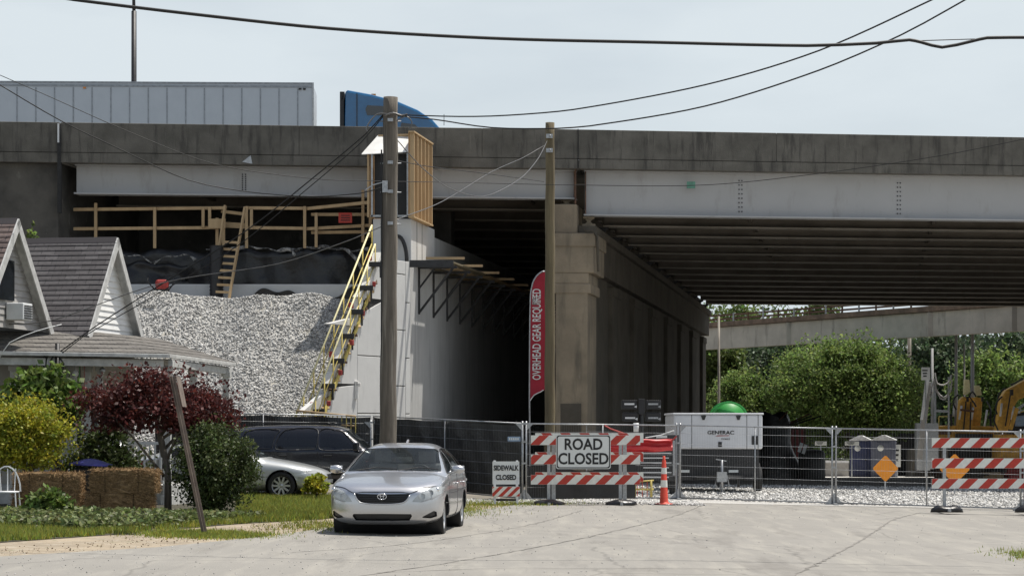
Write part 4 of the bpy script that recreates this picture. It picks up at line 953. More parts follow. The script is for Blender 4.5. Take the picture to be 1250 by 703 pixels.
# red compactor
rc, rcp = world_thing('plate_compactor', tuple(P(198, 368, 64.5)), 'small red engine machine parked at the left top of the gravel slope', 'machine')
c = P(198, 350, 64.3)
mb = MB(); mb.box(c+Vector((0, 0, .05)), (.36, .4, .3)); rcp(mb, 'engine_cover', 'red', .08)
mb = MB(); mb.box(c+Vector((0, 0, -.28)), (.55, .5, .08)); mb.box(c+Vector((-.02, 0, -.15)), (.4, .35, .18)); rcp(mb, 'base_plate', 'dark_metal', .02)
mb = MB(); mb.tube([c+Vector((.15, 0, -.15)), c+Vector((.34, 0, .1)), c+Vector((.3, .1, .35)), c+Vector((-.1, .1, .28))], .02, 6); mb.tube([c+Vector((-.2, 0, -.1)), c+Vector((-.42, -.1, .15)), c+Vector((-.4, 0, .3))], .02, 6); rcp(mb, 'handle', 'dark_metal')
# ================================================================ house at the left
HR = Vector((.16, .987, 0)).normalized(); HU = Vector((-.987, .16, 0))     # along the street / away from it
hs, hp = world_thing('house', (-10, 46, 0), 'white sided house with two steep shingled gables and a columned porch', 'house')
def shingles(name, c1, c2):
    m, t, b = nodes_mat(name); b.inputs['Roughness'].default_value = .9
    uv = t.nodes.new('ShaderNodeUVMap'); br_ = t.nodes.new('ShaderNodeTexBrick'); br_.inputs['Scale'].default_value = 1
    br_.inputs['Brick Width'].default_value = .30; br_.inputs['Row Height'].default_value = .145; br_.inputs['Mortar Size'].default_value = .008; br_.offset = .37; br_.inputs['Bias'].default_value = -.1
    br_.inputs['Color1'].default_value = (*c1, 1); br_.inputs['Color2'].default_value = (*c2, 1); br_.inputs['Mortar'].default_value = (.03, .027, .03, 1)
    nz_ = t.nodes.new('ShaderNodeTexNoise'); nz_.inputs['Scale'].default_value = 14; nz_.inputs['Detail'].default_value = 6
    mm = t.nodes.new('ShaderNodeMixRGB'); mm.blend_type = 'OVERLAY'; mm.inputs[0].default_value = .5
    t.links.new(uv.outputs[0], br_.inputs['Vector']); t.links.new(uv.outputs[0], nz_.inputs['Vector']); t.links.new(br_.outputs['Color'], mm.inputs[1]); t.links.new(nz_.outputs['Fac'], mm.inputs[2])
    t.links.new(mm.outputs[0], b.inputs['Base Color']); return m
M['shingle'] = shingles('dark grey shingles', (.085, .080, .082), (.050, .046, .048))
M['shingle2'] = shingles('dark brown shingles', (.12, .088, .08), (.07, .052, .048))
M['shingle3'] = shingles('weathered grey shingles', (.15, .14, .125), (.09, .083, .073))
def slope(mb, o, u, v, lu, lv, rowh=.145, th=.012):
    """lapped shingle courses: o lower corner, u along ridge, v up slope"""
    n = u.cross(v).normalized(); 
    if n.z < 0: n = -n
    rows = int(math.ceil(lv/rowh))
    for i in range(rows):
        a = o+v*(i*rowh); b = o+v*min(lv, (i+1)*rowh+.03); mb.prism([a+n*th*1.6, a+u*lu+n*th*1.6, b+u*lu+n*.002, b+n*.002], (0, 0, 0), -n*.006)
def uv_slope(o, org, u, v):
    me = o.data; l = me.uv_layers.new(name='UVMap'); 
    for lp_ in me.loops:
        p = me.vertices[lp_.vertex_index].co-org; l.data[lp_.index].uv = (p.dot(u)+50, p.dot(v)+50)
def gable(apexpx, D, halfw, zr, ze, depth, mroof, win=False, msid='siding'):
    """gable end facing the street; apex at given pixel"""
    A = Vector((PX(apexpx, D), D, zr)); N = A-HR*halfw; Fp = A+HR*halfw
    N.z = ze; Fp.z = ze
    ov = .20                                   # overhang towards the street
    for s, E in ((-1, N), (1, Fp)):
        v = (A-E); lv = v.length; v = v.normalized(); o = E-v*.12-HU*ov
        mb = MB(); slope(mb, o, HU, v, depth+ov, lv+.12); r_ = hp(mb, 'roof', mroof); uv_slope(r_, o, HU, v)
        n = HU.cross(v).normalized(); n = n if n.z > 0 else -n
        mb = MB(); mb.prism([o+n*-.01, o+HU*(depth+ov)+n*-.01, A+HU*depth+n*-.01, A-HU*ov+n*-.01], (0, 0, 0), -n*.05); hp(mb, 'soffit', 'trim')
        mb = MB(); mb.prism([o-HU*.03+n*.02, o+HU*.0+n*.02, A-HU*ov+n*.02, A-HU*(ov+.03)+n*.02], (0, 0, 0), -n*.17); hp(mb, 'rake_board', 'trim')
    mb = MB(); mb.prism([A-HU*ov+Vector((0, 0, .035)), A+HU*depth+Vector((0, 0, .035)), A+HU*depth+HR*.1, A-HU*ov+HR*.1], (0, 0, 0), (0, 0, -.05)); mb.prism([A-HU*ov+Vector((0, 0, .035)), A+HU*depth+Vector((0, 0, .035)), A+HU*depth-HR*.1-Vector((0, 0, .09)), A-HU*ov-HR*.1-Vector((0, 0, .09))], (0, 0, 0), (0, 0, -.03)); hp(mb, 'ridge_cap', 'shingle')
    # lapped siding
    mb = MB(); z = ze
    while z < zr-.1:
        z1 = min(z+.13, zr-.03); w0 = halfw*(zr-z)/(zr-ze); w1 = halfw*(zr-z1)/(zr-ze); c = Vector((A.x, A.y, 0))
        mb.prism([c-HR*w0-HU*.03+Vector((0, 0, z)), c+HR*w0-HU*.03+Vector((0, 0, z)), c+HR*w1-HU*.008+Vector((0, 0, z1)), c-HR*w1-HU*.008+Vector((0, 0, z1))], (0, 0, 0), HU*.03); z += .13
    hp(mb, 'gable_siding', msid)
    return A
gable(132, 47.6, 1.72, 5.80, 3.72, 3.4, 'shingle')
A2_ = gable(10, 43.9, 1.88, 5.86, 3.71, 2.6, 'shingle2', msid='grey_siding')
# window and its frame in the near gable
wc = Vector((A2_.x, A2_.y, 0))-HU*.04-HR*.25
def hrect(mb, c, w, z0, z1, th): mb.prism([c-HR*w/2+Vector((0, 0, z0)), c+HR*w/2+Vector((0, 0, z0)), c+HR*w/2+Vector((0, 0, z1)), c-HR*w/2+Vector((0, 0, z1))], (0, 0, 0), -HU*th)
mb = MB(); hrect(mb, wc, .86, 4.25, 5.05, .02); wn = hp(mb, 'window', 'glass_dark')
def sub(mb, nm, m, parent, bevel=0):
    o = mb.build(nm, m, bevel=bevel); o.parent = parent; o.matrix_parent_inverse = Matrix.Translation((10, -46, 0)); return o
mb = MB()
for z in (4.22, 4.62, 5.02): hrect(mb, wc, .95, z, z+.06, .05)
for s in (-.44, -.15, .15, .44): hrect(mb, wc+HR*s, .05, 4.22, 5.07, .045)
sub(mb, 'frame', 'white_metal', wn)
ac, acp = world_thing('air_conditioner', tuple(wc+Vector((0, 0, 3.9))), 'white window air conditioner with dark grille on the near gable', 'air conditioner')
mb = MB(); c = wc+HR*.28-HU*.2; hrect(mb, c+HU*.2, .50, 3.86, 4.20, .36); acp(mb, 'case', 'white_metal', .02)
mb = MB(); 
for i in range(6): hrect(mb, c-HU*.165, .40, 3.89+i*.048, 3.912+i*.048, .01)
acp(mb, 'grille', 'dark_metal')
# body of the house and porch
def hq(a, b): return Vector((-8.6, 46, 0))+HR*a+HU*b
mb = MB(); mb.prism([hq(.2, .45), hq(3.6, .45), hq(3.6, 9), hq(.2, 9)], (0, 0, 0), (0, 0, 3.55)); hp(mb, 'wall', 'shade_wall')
# porch roof: hip sheet
E = [Vector((PX(-60, 43.0), 43.0, 3.24)), Vector((PX(206, 45.2), 45.2, 3.24)), Vector((PX(287, 50.8), 50.8, 3.22)), Vector((PX(60, 52), 52, 3.22))]
T = [Vector((PX(-60, 44.6), 44.6, 3.70)), Vector((PX(120, 46.6), 46.6, 3.74)), Vector((PX(190, 49.6), 49.8, 3.74)), Vector((PX(90, 50.5), 50.5, 3.74))]
for a, b, c, d in ((E[0], E[1], T[1], T[0]), (E[1], E[2], T[2], T[1])):
    u = (b-a).normalized(); n = u.cross(d-a).normalized(); v = n.cross(u); v = v if v.z > 0 else -v
    mb = MB(); N_ = 5
    for i in range(N_):
        p0, p1, q0, q1 = a.lerp(d, i/N_), b.lerp(c, i/N_), a.lerp(d, (i+1)/N_), b.lerp(c, (i+1)/N_); up = Vector((0, 0, 1))
        mb.prism([p0+up*.02, p1+up*.02, q1+up*.004, q0+up*.004], (0, 0, 0), (0, 0, -.02))
    r_ = hp(mb, 'porch_roof', 'shingle3'); uv_slope(r_, a, u, v)
mb = MB(); mb.add([T[0], T[1], T[2], T[3]], [(0, 1, 2, 3)]); hp(mb, 'flat_roof', 'shingle3')
for a, b in ((E[0], E[1]), (E[1], E[2])):
    mb = MB(); mb.beam(a+Vector((0, 0, -.04)), b+Vector((0, 0, -.04)), .05, .08); hp(mb, 'gutter', 'trim', .01)
    mb = MB(); mb.beam(a+Vector((0, .2, -.19)), b+Vector((-.15, .2, -.19)), .10, .15); hp(mb, 'porch_beam', 'trim', .01)
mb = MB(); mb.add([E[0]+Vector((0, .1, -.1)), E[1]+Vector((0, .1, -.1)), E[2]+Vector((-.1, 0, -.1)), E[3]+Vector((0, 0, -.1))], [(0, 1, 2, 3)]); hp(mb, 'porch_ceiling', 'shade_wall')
for px, D, w in ((18, 44.8, .16), (58, 44.9, .13), (85, 45.3, .26), (107, 45.4, .13), (122, 45.4, .11), (204, 45.6, .16), (236, 48, .15), (276, 50.5, .15)):
    x = PX(px, D); z = zg(x, D); mb = MB(); mb.box((x, D, (3.02+z)/2), (w, w, 3.02-z)); mb.box((x, D, z+.12), (w+.08, w+.08, .2)); mb.box((x, D, 2.94), (w+.06, w+.06, .1)); hp(mb, 'column', 'trim', .01)
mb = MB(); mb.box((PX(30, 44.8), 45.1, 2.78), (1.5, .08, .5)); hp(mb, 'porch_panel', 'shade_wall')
for x0, x1 in ((88, 146), (150, 200)):
    mb = MB(); a = PX(x0, 45.3); b = PX(x1, 45.3); mb.box(((a+b)/2, 45.3, 1.42), (b-a, .06, .06)); mb.box(((a+b)/2, 45.3, .62), (b-a, .06, .06)); 
    for x in np.arange(a, b, .11): mb.box((x, 45.3, 1.02), (.035, .035, .76))
    hp(mb, 'porch_railing', 'white_metal')
for px, z0, z1, w in ((30, 1.2, 2.5, 1.0), (72, .7, 2.6, .8)):
    mb = MB(); x = PX(px, 46.2); mb.box((x, 46.25, (z0+z1)/2), (w, .05, z1-z0)); wo = hp(mb, 'window' , 'glass_dark')
    mb = MB()
    for s in (-1, 1): mb.box((x+s*w/2, 46.22, (z0+z1)/2), (.08, .06, z1-z0+.1))
    for z in (z0, z1, (z0+z1)/2): mb.box((x, 46.22, z), (w, .055, .07))
    sub(mb, 'frame', 'trim', wo)
mb = MB(); mb.prism([Vector((PX(-60, 45), 45.6, 0)), Vector((PX(206, 45.2), 45.6, 0)), Vector((PX(285, 50.8), 50.8, 0)), Vector((PX(60, 52), 52, 0))], (0, 0, 0), (0, 0, .55)); hp(mb, 'porch_floor', 'trim')
for a_, z0, z1 in ((1.1, .8, 2.6), (2.6, 1.2, 2.5)):
    def srect(mb, a0, w_, q0, q1, th): mb.prism([hq(a0-w_/2, .45)+Vector((0, 0, q0)), hq(a0+w_/2, .45)+Vector((0, 0, q0)), hq(a0+w_/2, .45)+Vector((0, 0, q1)), hq(a0-w_/2, .45)+Vector((0, 0, q1))], (0, 0, 0), -HU*th)
    mb = MB(); srect(mb, a_, .9, z0, z1, .03); wo = hp(mb, 'window', 'glass_dark'); mb = MB()
    for s_ in (-.45, .45): srect(mb, a_+s_, .09, z0-.05, z1+.05, .07)
    for z_ in (z0-.05, (z0+z1)/2, z1-.03): srect(mb, a_, .9, z_, z_+.08, .065)
    sub(mb, 'frame', 'trim', wo)
sb, sbp = world_thing('service_mast', (PX(70, 44.3), 44.3, 3), 'black electric service mast with drooping loops of cable at the porch edge', 'mast')
x = PX(70, 44.2); mb = MB(); mb.tube([(x, 44.2, .2), (x, 44.2, 3.42)], .045, 8); sbp(mb, 'pipe', 'black')
for pts in ([(70, 432), (60, 430), (56, 445), (62, 458), (72, 460)], [(70, 430), (52, 436), (42, 437)], [(70, 428), (62, 440), (66, 458), (80, 459)], [(70, 434), (78, 444), (74, 456), (70, 460)], [(57, 432), (53, 446), (60, 456)]):
    mb = MB(); q = catmull([P(a, b, 44.1) for a, b in pts], False, .08); mb.tube([tuple(v) for v in q]+[tuple(P(*pts[-1], 44.1))], .018, 5); sbp(mb, 'cable_loop', 'wire')
for px, py, c in ((92, 456, 'white_metal'), (97, 474, 'green_tarp'), (103, 476, 'red'), (91, 472, 'steel'), (125, 452, 'steel')):
    mb = MB(); p = P(px, py, 45.0); mb.lathe([(.001, .07), (.05, .05), (.07, 0), (.05, -.05), (.001, -.07)], (p.x, p.y, p.z), 'Z', 12); mb.cyl((p.x, p.y, p.z+.06), (p.x, p.y, 3.0), .006, 4)
    tag(mb.build('hanging_ornament', c), {'white_metal': 'white round lantern', 'green_tarp': 'green glass ball', 'red': 'red glass ball', 'steel': 'grey metal ball'}[c]+' hanging from the porch beam'+(' above the left side of the red maple' if px == 125 else ' beside the thick column'), 'ornament', 'ornaments hanging under the porch beam')
# ================================================================ plants
M['leaf_yellow'] = leaf_mat('yellow green leaves', (.50, .44, .04), (.15, .22, .03), .4, 4)
M['leaf_green'] = leaf_mat('fresh green leaves', (.15, .21, .045), (.07, .12, .025), .4)
M['leaf_maple'] = leaf_mat('dark red leaves', (.14, .036, .030), (.045, .015, .014), .35)
M['leaf_dark'] = leaf_mat('dark hedge leaves', (.10, .13, .04), (.04, .06, .018), .3)
M['leaf_far'] = leaf_mat('far tree leaves', (.15, .20, .06), (.08, .12, .035), .5, .8)
M['leaf_far2'] = leaf_mat('far yellow green leaves', (.19, .26, .07), (.10, .15, .04), .5, .8)
M['leaf_deep'] = leaf_mat('deep green far leaves', (.085, .12, .06), (.04, .065, .03), .3, .5)
M['ivy'] = leaf_mat('ground cover leaves', (.19, .22, .075), (.09, .12, .04), .3)
M['grass'] = leaf_mat('grass blades', (.26, .32, .07), (.16, .22, .045), .45, 2)
def gp_(px, D, dz=0): x = PX(px, D); return (x, D, zg(x, D)+dz)
tree('shrub', gp_(52, 42.6), (PX(52, 42.6), 42.6, 2.15), (.75, .6, .75), 26, 4200, .075, 'leaf_green', 'broad leaved fresh green shrub rising behind the yellow shrub', 'shrub', seed=11, trunk_r=.05, clump=.34)
tree('shrub', gp_(32, 41), (PX(27, 41), 41, 1.56), (1.02, .75, .78), 44, 19000, .032, 'leaf_yellow', 'rounded golden yellow shrub in front of the porch', 'shrub', seed=12, trunk_r=.07, clump=.27)
tree('maple_tree', gp_(205, 41.5), (PX(193, 41.8), 41.8, 2.10), (1.52, 1.0, .80), 40, 14500, .040, 'leaf_maple', 'small dark red maple tree spreading over the hay bales', 'tree', seed=13, trunk_r=.075, clump=.25, nlimb=9, low=-.5)
tree('bush', gp_(262, 41), (PX(262, 41), 41, .98), (.80, .75, .86), 70, 26000, .030, 'leaf_dark', 'round dark green bush beside the leaning sign post', 'bush', seed=14, trunk_r=.06, clump=.24, low=-1)
tree('bush', gp_(386, 49.5), (PX(386, 49.3), 49.3, .45), (.30, .3, .22), 14, 1600, .045, 'leaf_yellow', 'small yellow green plant in front of the silver coupe bumper', 'plant', seed=15, trunk_r=.02, clump=.4)
tree('bush', gp_(62, 38.6), (PX(60, 38.2), 38.2, .42), (.45, .2, .28), 14, 900, .05, 'leaf_green', 'small leafy weed clump against the left hay bales', 'plant', seed=16, trunk_r=.015, clump=.4)
tree('bush', gp_(120, 43), (PX(128, 43.2), 43.2, 1.0), (.9, .4, .75), 40, 5000, .045, 'leaf_dark', 'dark leafy hedge between the yellow shrub and the maple behind the blue lid', 'hedge', seed=17, trunk_r=.04, clump=.3, low=-1)
# ground cover and grass
rs = np.random.RandomState(8)
def yard_pts(n, y0, y1, fn, dz=(0, .1)):
    out = []
    while len(out) < n:
        y = rs.uniform(y0, y1); x = rs.uniform(-11.5, gedge(y))
        if not fn(x, y): continue
        out.append((x, y, zg(x, y)+rs.uniform(*dz)))
    return np.array(out)
pxof = lambda x, y: 625+x/y*F
edge_n = lambda x, y: .25*math.sin(x*3)+.15*math.sin(x*7+1)
p = yard_pts(22000, 33.0, 39.4, lambda x, y: pxof(x, y) < 330 and y > 34.3+edge_n(x, y)+ (pxof(x, y) > 200)*.8 and x < gedge(y)-.25, (.02, .20))
tag(leaves('ground_cover', p, .045, 'ivy', tilt=.6, seed=21, shade=(.4, 1.5)), 'low grey green creeping plants in front of the hay bales', 'ground cover', kind='stuff')
def grass(name, pts, h, m, seed, label):
    rs_ = np.random.RandomState(seed); n = len(pts); hh = h*rs_.uniform(.4, 1.3, n); a = rs_.uniform(0, 6.28, n); l = rs_.normal(0, .35, (n, 2))*hh[:, None]
    w_ = .009*rs_.uniform(.7, 1.5, n); d = np.stack([np.cos(a)*w_, np.sin(a)*w_, np.zeros(n)], 1)
    top = pts+np.concatenate([l, hh[:, None]], 1); v = np.stack([pts-d, pts+d, top], 1).reshape(-1, 3)
    s = rs_.uniform(.5, 1.5, n)[:, None]*np.stack([rs_.uniform(.8, 1.5, n), np.ones(n), rs_.uniform(.6, 1.2, n)], 1)
    return tag(np_mesh(name, v, np.arange(3*n).reshape(n, 3), m, shade=s), label, 'grass', kind='stuff')
p = yard_pts(60000, 30.2, 41, lambda x, y: x < gedge(y)-.02+.15*math.sin(y*5)+.1*math.sin(y*13) and (y < 35.2 or pxof(x, y) > 190), (0, .01))
grass('grass', p, .11, 'grass', 22, 'sunlit grass strip along the edge of the yard')
p = yard_pts(60000, 38, 52, lambda x, y: 290 < pxof(x, y) < 640 and x < gedge(y)-.02+.2*math.sin(y*4) and not (pxof(x, y) > 560 and rs.rand() < .5), (0, .01))
grass('grass', p, .14, 'grass', 23, 'longer green grass in front of the parked coupe')
out = []
while len(out) < 9000:
    y = rs.normal(34.2, .5); x = rs.normal(-4.75, .45); out.append((x, y, zg(x, y)))
for cx, cy, sx, sy, n in ((-.2, 50.2, .8, .9, 5000), (7.45, 31.0, .25, .9, 1800), (-1.4, 45.5, .5, 1.6, 3500), (-3.4, 38, .4, 1.2, 1500), (7.6, 29.5, .3, .3, 400)):
    for i in range(n):
        y = rs.normal(cy, sy); x = rs.normal(cx, sx); out.append((x, y, zg(x, y)))
grass('weeds', np.array(out), .075, 'grass', 24, 'thin weeds along the road edge and round the sign post')
# straw bales
def bale(c, w, h, d, rz, seed, label):
    root = empty('straw_bale', c, rz, label, 'straw bale', 'straw bales stacked in front of the shrubs'); rs_ = random.Random(seed)
    mb = MB(); bm = bmesh.new(); bmesh.ops.create_cube(bm, size=1); bmesh.ops.subdivide_edges(bm, edges=bm.edges, cuts=9, use_grid_fill=True)
    for v in bm.verts:
        q = Vector(v.co); r_ = max(abs(q.x), abs(q.z)); k = 1-.32*max(0, abs(q.x)*2-.75)*(abs(q.z)*2)**2; bulge = 1+.05*math.cos(q.x*9)
        v.co = Vector((q.x*w*k+rs_.gauss(0, .008), q.y*d*bulge+rs_.gauss(0, .01), (q.z+.5)*h*(1-.13*abs(q.x)**3*8*(q.z > 0)+.03*math.sin(q.x*7+seed)*(q.z > 0))+rs_.gauss(0, .007)))
    me = bpy.data.meshes.new('straw_body'); bm.to_mesh(me); bm.free(); me.materials.append(M['straw']); set_shade(me, [rs_.uniform(.8, 1.15) for _ in me.polygons])
    o = bpy.data.objects.new('straw_body', me); C.objects.link(o); o.parent = root
    n = 3200; r2 = np.random.RandomState(seed); f = r2.randint(0, 4, n); u = r2.uniform(-.5, .5, (n, 2)); P_ = np.zeros((n, 3))
    P_[:, 0] = u[:, 0]*w; P_[:, 2] = (u[:, 1]+.5)*h; P_[:, 1] = -d/2-.01
    k = f == 1; P_[k, 2] = h; P_[k, 1] = u[k, 1]*d; k = f == 2; P_[k, 0] = w/2; P_[k, 1] = u[k, 0]*d
    a = r2.normal(size=(n, 3))*[1, .35, .5]; a /= np.linalg.norm(a, axis=1)[:, None]; b = np.cross(a, r2.normal(size=(n, 3))); b /= np.linalg.norm(b, axis=1)[:, None]
    L_ = r2.uniform(.02, .07, n)[:, None]; v = np.stack([P_-a*L_-b*.003, P_-a*L_+b*.003, P_+a*L_+b*.002, P_+a*L_-b*.002], 1).reshape(-1, 3)
    np_mesh('loose_straw', v, np.arange(4*n).reshape(n, 4), 'straw', root, shade=r2.uniform(.5, 2.0, n))
    for s in (-.25, .25):
        t = MB(); t.tube([(s*w, -d/2-.012, .02), (s*w, -d/2-.014, h), (s*w, 0, h+.01), (s*w, d/2, h)], .005, 4); t.build('twine', 'straw', root)
for px, py, h, rz, lb in ((59, 604, .40, .05, 'upper straw bale on the left, under the golden shrub'), (58, 629, .40, -.02, 'lower straw bale on the left, behind the weed clump'), (152, 601, .42, -.03, 'upper straw bale on the right, under the red maple'), (146, 629, .40, -.01, 'lower straw bale on the right, under the red maple')):
    D = 40.2; bale((PX(px, D), D, PZ(py, D)), 1.20, h, .5, rz, px+py, lb)
tb, tbp = world_thing('trash_tote', gp_(112, 41.4), 'black tote with bright blue lid behind the straw bales', 'tote')
c = Vector(gp_(112, 41.6)); mb = MB(); mb.box(c+Vector((0, 0, .42)), (.56, .5, .85)); tbp(mb, 'bin', 'black', .04)
mb = MB(); mb.sm = True; mb.grid(lambda u, v: c+Vector((-.36+.72*u, -.36+.7*v, .93+.10*math.sin(math.pi*u)*math.sin(math.pi*v)-.04*u)), 12, 8); mb.prism([c+Vector((-.36, -.36, .93)), c+Vector((.36, -.36, .89)), c+Vector((.36, -.36, .86)), c+Vector((-.36, -.36, .89))], (0, 0, 0), (0, .02, 0)); tbp(mb, 'lid', 'blue_tarp')
# white wrought iron garden chair at far left
gc, gcp = world_thing('garden_chair', gp_(8, 39.2), 'white wire garden chair at the left edge beside the straw bales', 'chair')
c = Vector(gp_(7, 39.4))
mb = MB(); mb.tube([c+Vector((.25*math.cos(a)-.02, .15, .45+.45*math.sin(a))) for a in np.linspace(0, math.pi, 12)], .014, 5)
for s in (-.12, 0, .12): mb.tube([c+Vector((s, .15, .45)), c+Vector((s*1.2, .15, .86))], .010, 4)
gcp(mb, 'backrest', 'white_metal')
mb = MB(); mb.lathe([(.001, .46), (.24, .46), (.24, .43), (.001, .43)], tuple(c), 'Z', 16); gcp(mb, 'seat', 'white_metal')
for sx in (-.2, .2):
    for sy in (-.15, .15): mb = MB(); mb.tube([c+Vector((sx, sy, .44)), c+Vector((sx*1.15, sy*1.15, 0))], .013, 5); gcp(mb, 'leg', 'white_metal')
# leaning sign post with the sign seen nearly edge-on from behind
ps, psp = world_thing('street_sign', gp_(251, 34.1), 'rusty street sign on a leaning post, seen almost edge on from behind', 'sign')
b = Vector(gp_(251, 34.1, -.05)); t = P(210, 459, 34.1)
mb = MB(); mb.beam(b, t, .055, .010); mb.beam(b+Vector((.025, .02, 0)), t+Vector((.025, .02, 0)), .010, .04); mb.beam(b+Vector((-.025, .02, 0)), t+Vector((-.025, .02, 0)), .010, .04); psp(mb, 'post', 'sign_back')
d = (b-t).normalized(); mb = MB()
q = t+Vector((-.045, -.02, .02)); q2 = q+d*.48; mb.prism([q, q2, q2+Vector((-.02, .45, 0)), q+Vector((-.02, .45, 0))], (0, 0, 0), (.006, 0, 0)); psp(mb, 'sign_plate', 'sign_back')
mb = MB(); q = t+Vector((.06, -.02, .0)); q2 = q+d*.48; mb.prism([q, q2, q2+Vector((.0, .45, 0)), q+Vector((.0, .45, 0))], (0, 0, 0), (.008, 0, 0)); psp(mb, 'sign_plate', 'sign_back')
# ================================================================ utility poles and cables
def pole(px0, px1, pyt, D, r, m, label, lean):
    x0, x1 = PX(px0, D), PX(px1, D); z0 = zg(x0, D)-.2; z1 = PZ(pyt, D)
    rt, pp = world_thing('utility_pole', (x0, D, 0), label, 'pole')
    n = 24; mb = MB(); mb.tube([(x0+(x1-x0)*i/n+.008*math.sin(i*1.3), D, z0+(z1-z0)*i/n) for i in range(n+1)], [r*(1.08-.2*i/n)*(1+.012*math.sin(i*2.1)) for i in range(n+1)], 20)
    pp(mb, 'shaft', m); return rt, pp, Vector((x1, D, z1))
p1, pp1, top1 = pole(472.5, 477, 119, 42, .155, 'pole', 'thick weathered grey brown wooden pole behind the silver sedan', 0)
p2, pp2, top2 = pole(671, 671.5, 150, 54.3, .125, 'pole2', 'slim greenish wooden pole behind the road closed barricade', 0)
for z, o in ((6.2, .17), (7.55, .17), (6.75, .16), (5.6, .16)):
    mb = MB(); mb.box((top1.x, 42-o, z), (.10, .05, .06)); mb.cyl((top1.x-.2, 42, z), (top1.x+.2, 42, z), .012, 6); pp1(mb, 'bolt', 'steel')
mb = MB(); mb.tube([(top1.x-.17, 41.93, z) for z in (1, 3, 5, 7)], .016, 5); pp1(mb, 'ground_wire', 'wire')
mb = MB(); mb.tube(catmull([P(a, b_, 41.8) for a, b_ in ((476, 140), (462, 139), (452, 148), (447, 158), (450, 163))], False, .05).tolist(), .014, 5); mb.tube(catmull([P(a, b_, 41.8) for a, b_ in ((484, 148), (496, 142), (503, 150), (498, 160))], False, .05).tolist(), .012, 5); mb.tube(catmull([P(a, b_, 41.8) for a, b_ in ((470, 141), (480, 138), (490, 141), (500, 139))], False, .05).tolist(), .018, 5); pp1(mb, 'cable_loop', 'bright_wire')
mb = MB(); mb.box(tuple(P(470, 228, 41.8)), (.10, .08, .22)); mb.tube([P(470, 222, 41.8), P(455, 226, 41.8), P(446, 232, 41.8)], .012, 5); pp1(mb, 'cable_clamp', 'steel')
for z in (top2.z-.35, top2.z-.7):
    mb = MB(); mb.cyl((top2.x, 54.0, z), (top2.x, 54.6, z), .02, 6); mb.box((top2.x-.02, 54.13, z), (.16, .05, .1)); pp2(mb, 'bolt', 'steel')
def wire(pts, r, label, m='wire', cat='cable', name='overhead_cable'):
    """pts: (px, py, D) control points through which the hanging cable runs"""
    q = catmull([P(*p) for p in pts], False, .35); q = np.vstack([q, P(*pts[-1])])
    mb = MB(); mb.tube([tuple(v) for v in q], r, 6); o = mb.build(name, m); tag(o, label, cat, None); return o
wire([(60, -5, 30), (90, 0, 30), (230, 17, 30), (400, 35, 30), (600, 47, 30), (800, 52, 30), (985, 56, 30), (1070, 53, 30), (1110, 49, 30), (1125, 52, 30), (1150, 58, 30), (1185, 51, 30), (1205, 46.5, 30), (1260, 46, 30), (1400, 42, 30)], .024, 'thickest black cable crossing the whole sky, with a drooping kink at right')
wire([(985, 55.5, 30.05), (1090, 51, 30.05), (1125, 50, 30.05), (1190, 48, 30.05)], .007, 'thin straight support strand above the kink of the thickest cable', 'wire')
for px, py in ((1098, 52), (1123, 57), (1149, 57)):
    pass
wire([(477, 140, 42), (560, 142.5, 41), (620, 141, 40), (700, 134, 39), (860, 104, 37), (1000, 62, 35), (1140, -1, 33), (1200, -30, 32)], .013, 'upper black cable from the thick pole climbing right across the sky')
wire([(477, 141, 42.1), (530, 146, 42), (600, 156, 41), (680, 157, 40), (720, 154, 40), (860, 130, 38), (1000, 86, 36), (1100, 43, 35), (1182, -2, 34), (1220, -24, 34)], .013, 'lower black cable from the thick pole climbing right across the sky')
wire([(0, 92, 44), (60, 118, 44), (150, 158, 44.5), (260, 200, 45), (380, 218, 46), (455, 221, 48), (560, 223, 52), (700, 226, 52), (860, 226, 50), (1000, 212, 48), (1150, 190, 46), (1260, 168, 45)], .008, 'thin cable sagging over the girder and rising towards the right edge')
wire([(0, 104, 40), (75, 148, 41), (150, 184, 42), (230, 220, 43), (300, 234, 43.5), (380, 240, 43), (440, 236, 42.5), (470, 228, 42)], .010, 'cable sagging from the upper left edge to the clamp on the thick pole')
wire([(468, 140, 42), (445, 165, 42), (385, 215, 42.5), (300, 282, 43), (200, 345, 43.5), (120, 396, 44), (72, 430, 44.1)], .013, 'upper dark service cable from the thick pole down to the porch mast')
wire([(468, 142, 42), (440, 175, 42), (370, 235, 42.5), (290, 300, 43), (180, 366, 43.5), (100, 412, 44), (70, 436, 44.1)], .010, 'lower dark service cable from the thick pole down to the porch mast')
wire([(664, 178, 54), (640, 192, 53), (600, 210, 50), (540, 246, 46), (485, 268, 42), (430, 292, 42), (340, 322, 42.5), (200, 345, 43), (60, 392, 43.5), (0, 396, 44)], .009, 'long thin cable from the slim pole past the thick pole to the near gable', 'bright_wire')
wire([(668, 172, 54.1), (658, 192, 53), (640, 214, 51), (612, 232, 48), (585, 240, 46), (545, 228, 44), (510, 200, 42.5), (484, 170, 42)], .010, 'heavy twisted cable drooping between the two wooden poles', 'bright_wire')
wire([(484, 196, 42), (520, 203, 44), (600, 213, 48), (664, 222, 54)], .008, 'thin dark cable running straight between the two wooden poles')
wire([(0, 436, 43), (12, 418, 43), (45, 404, 43.2), (75, 396, 43.5)], .009, 'white cable looping over the porch roof at far left', 'white_metal')
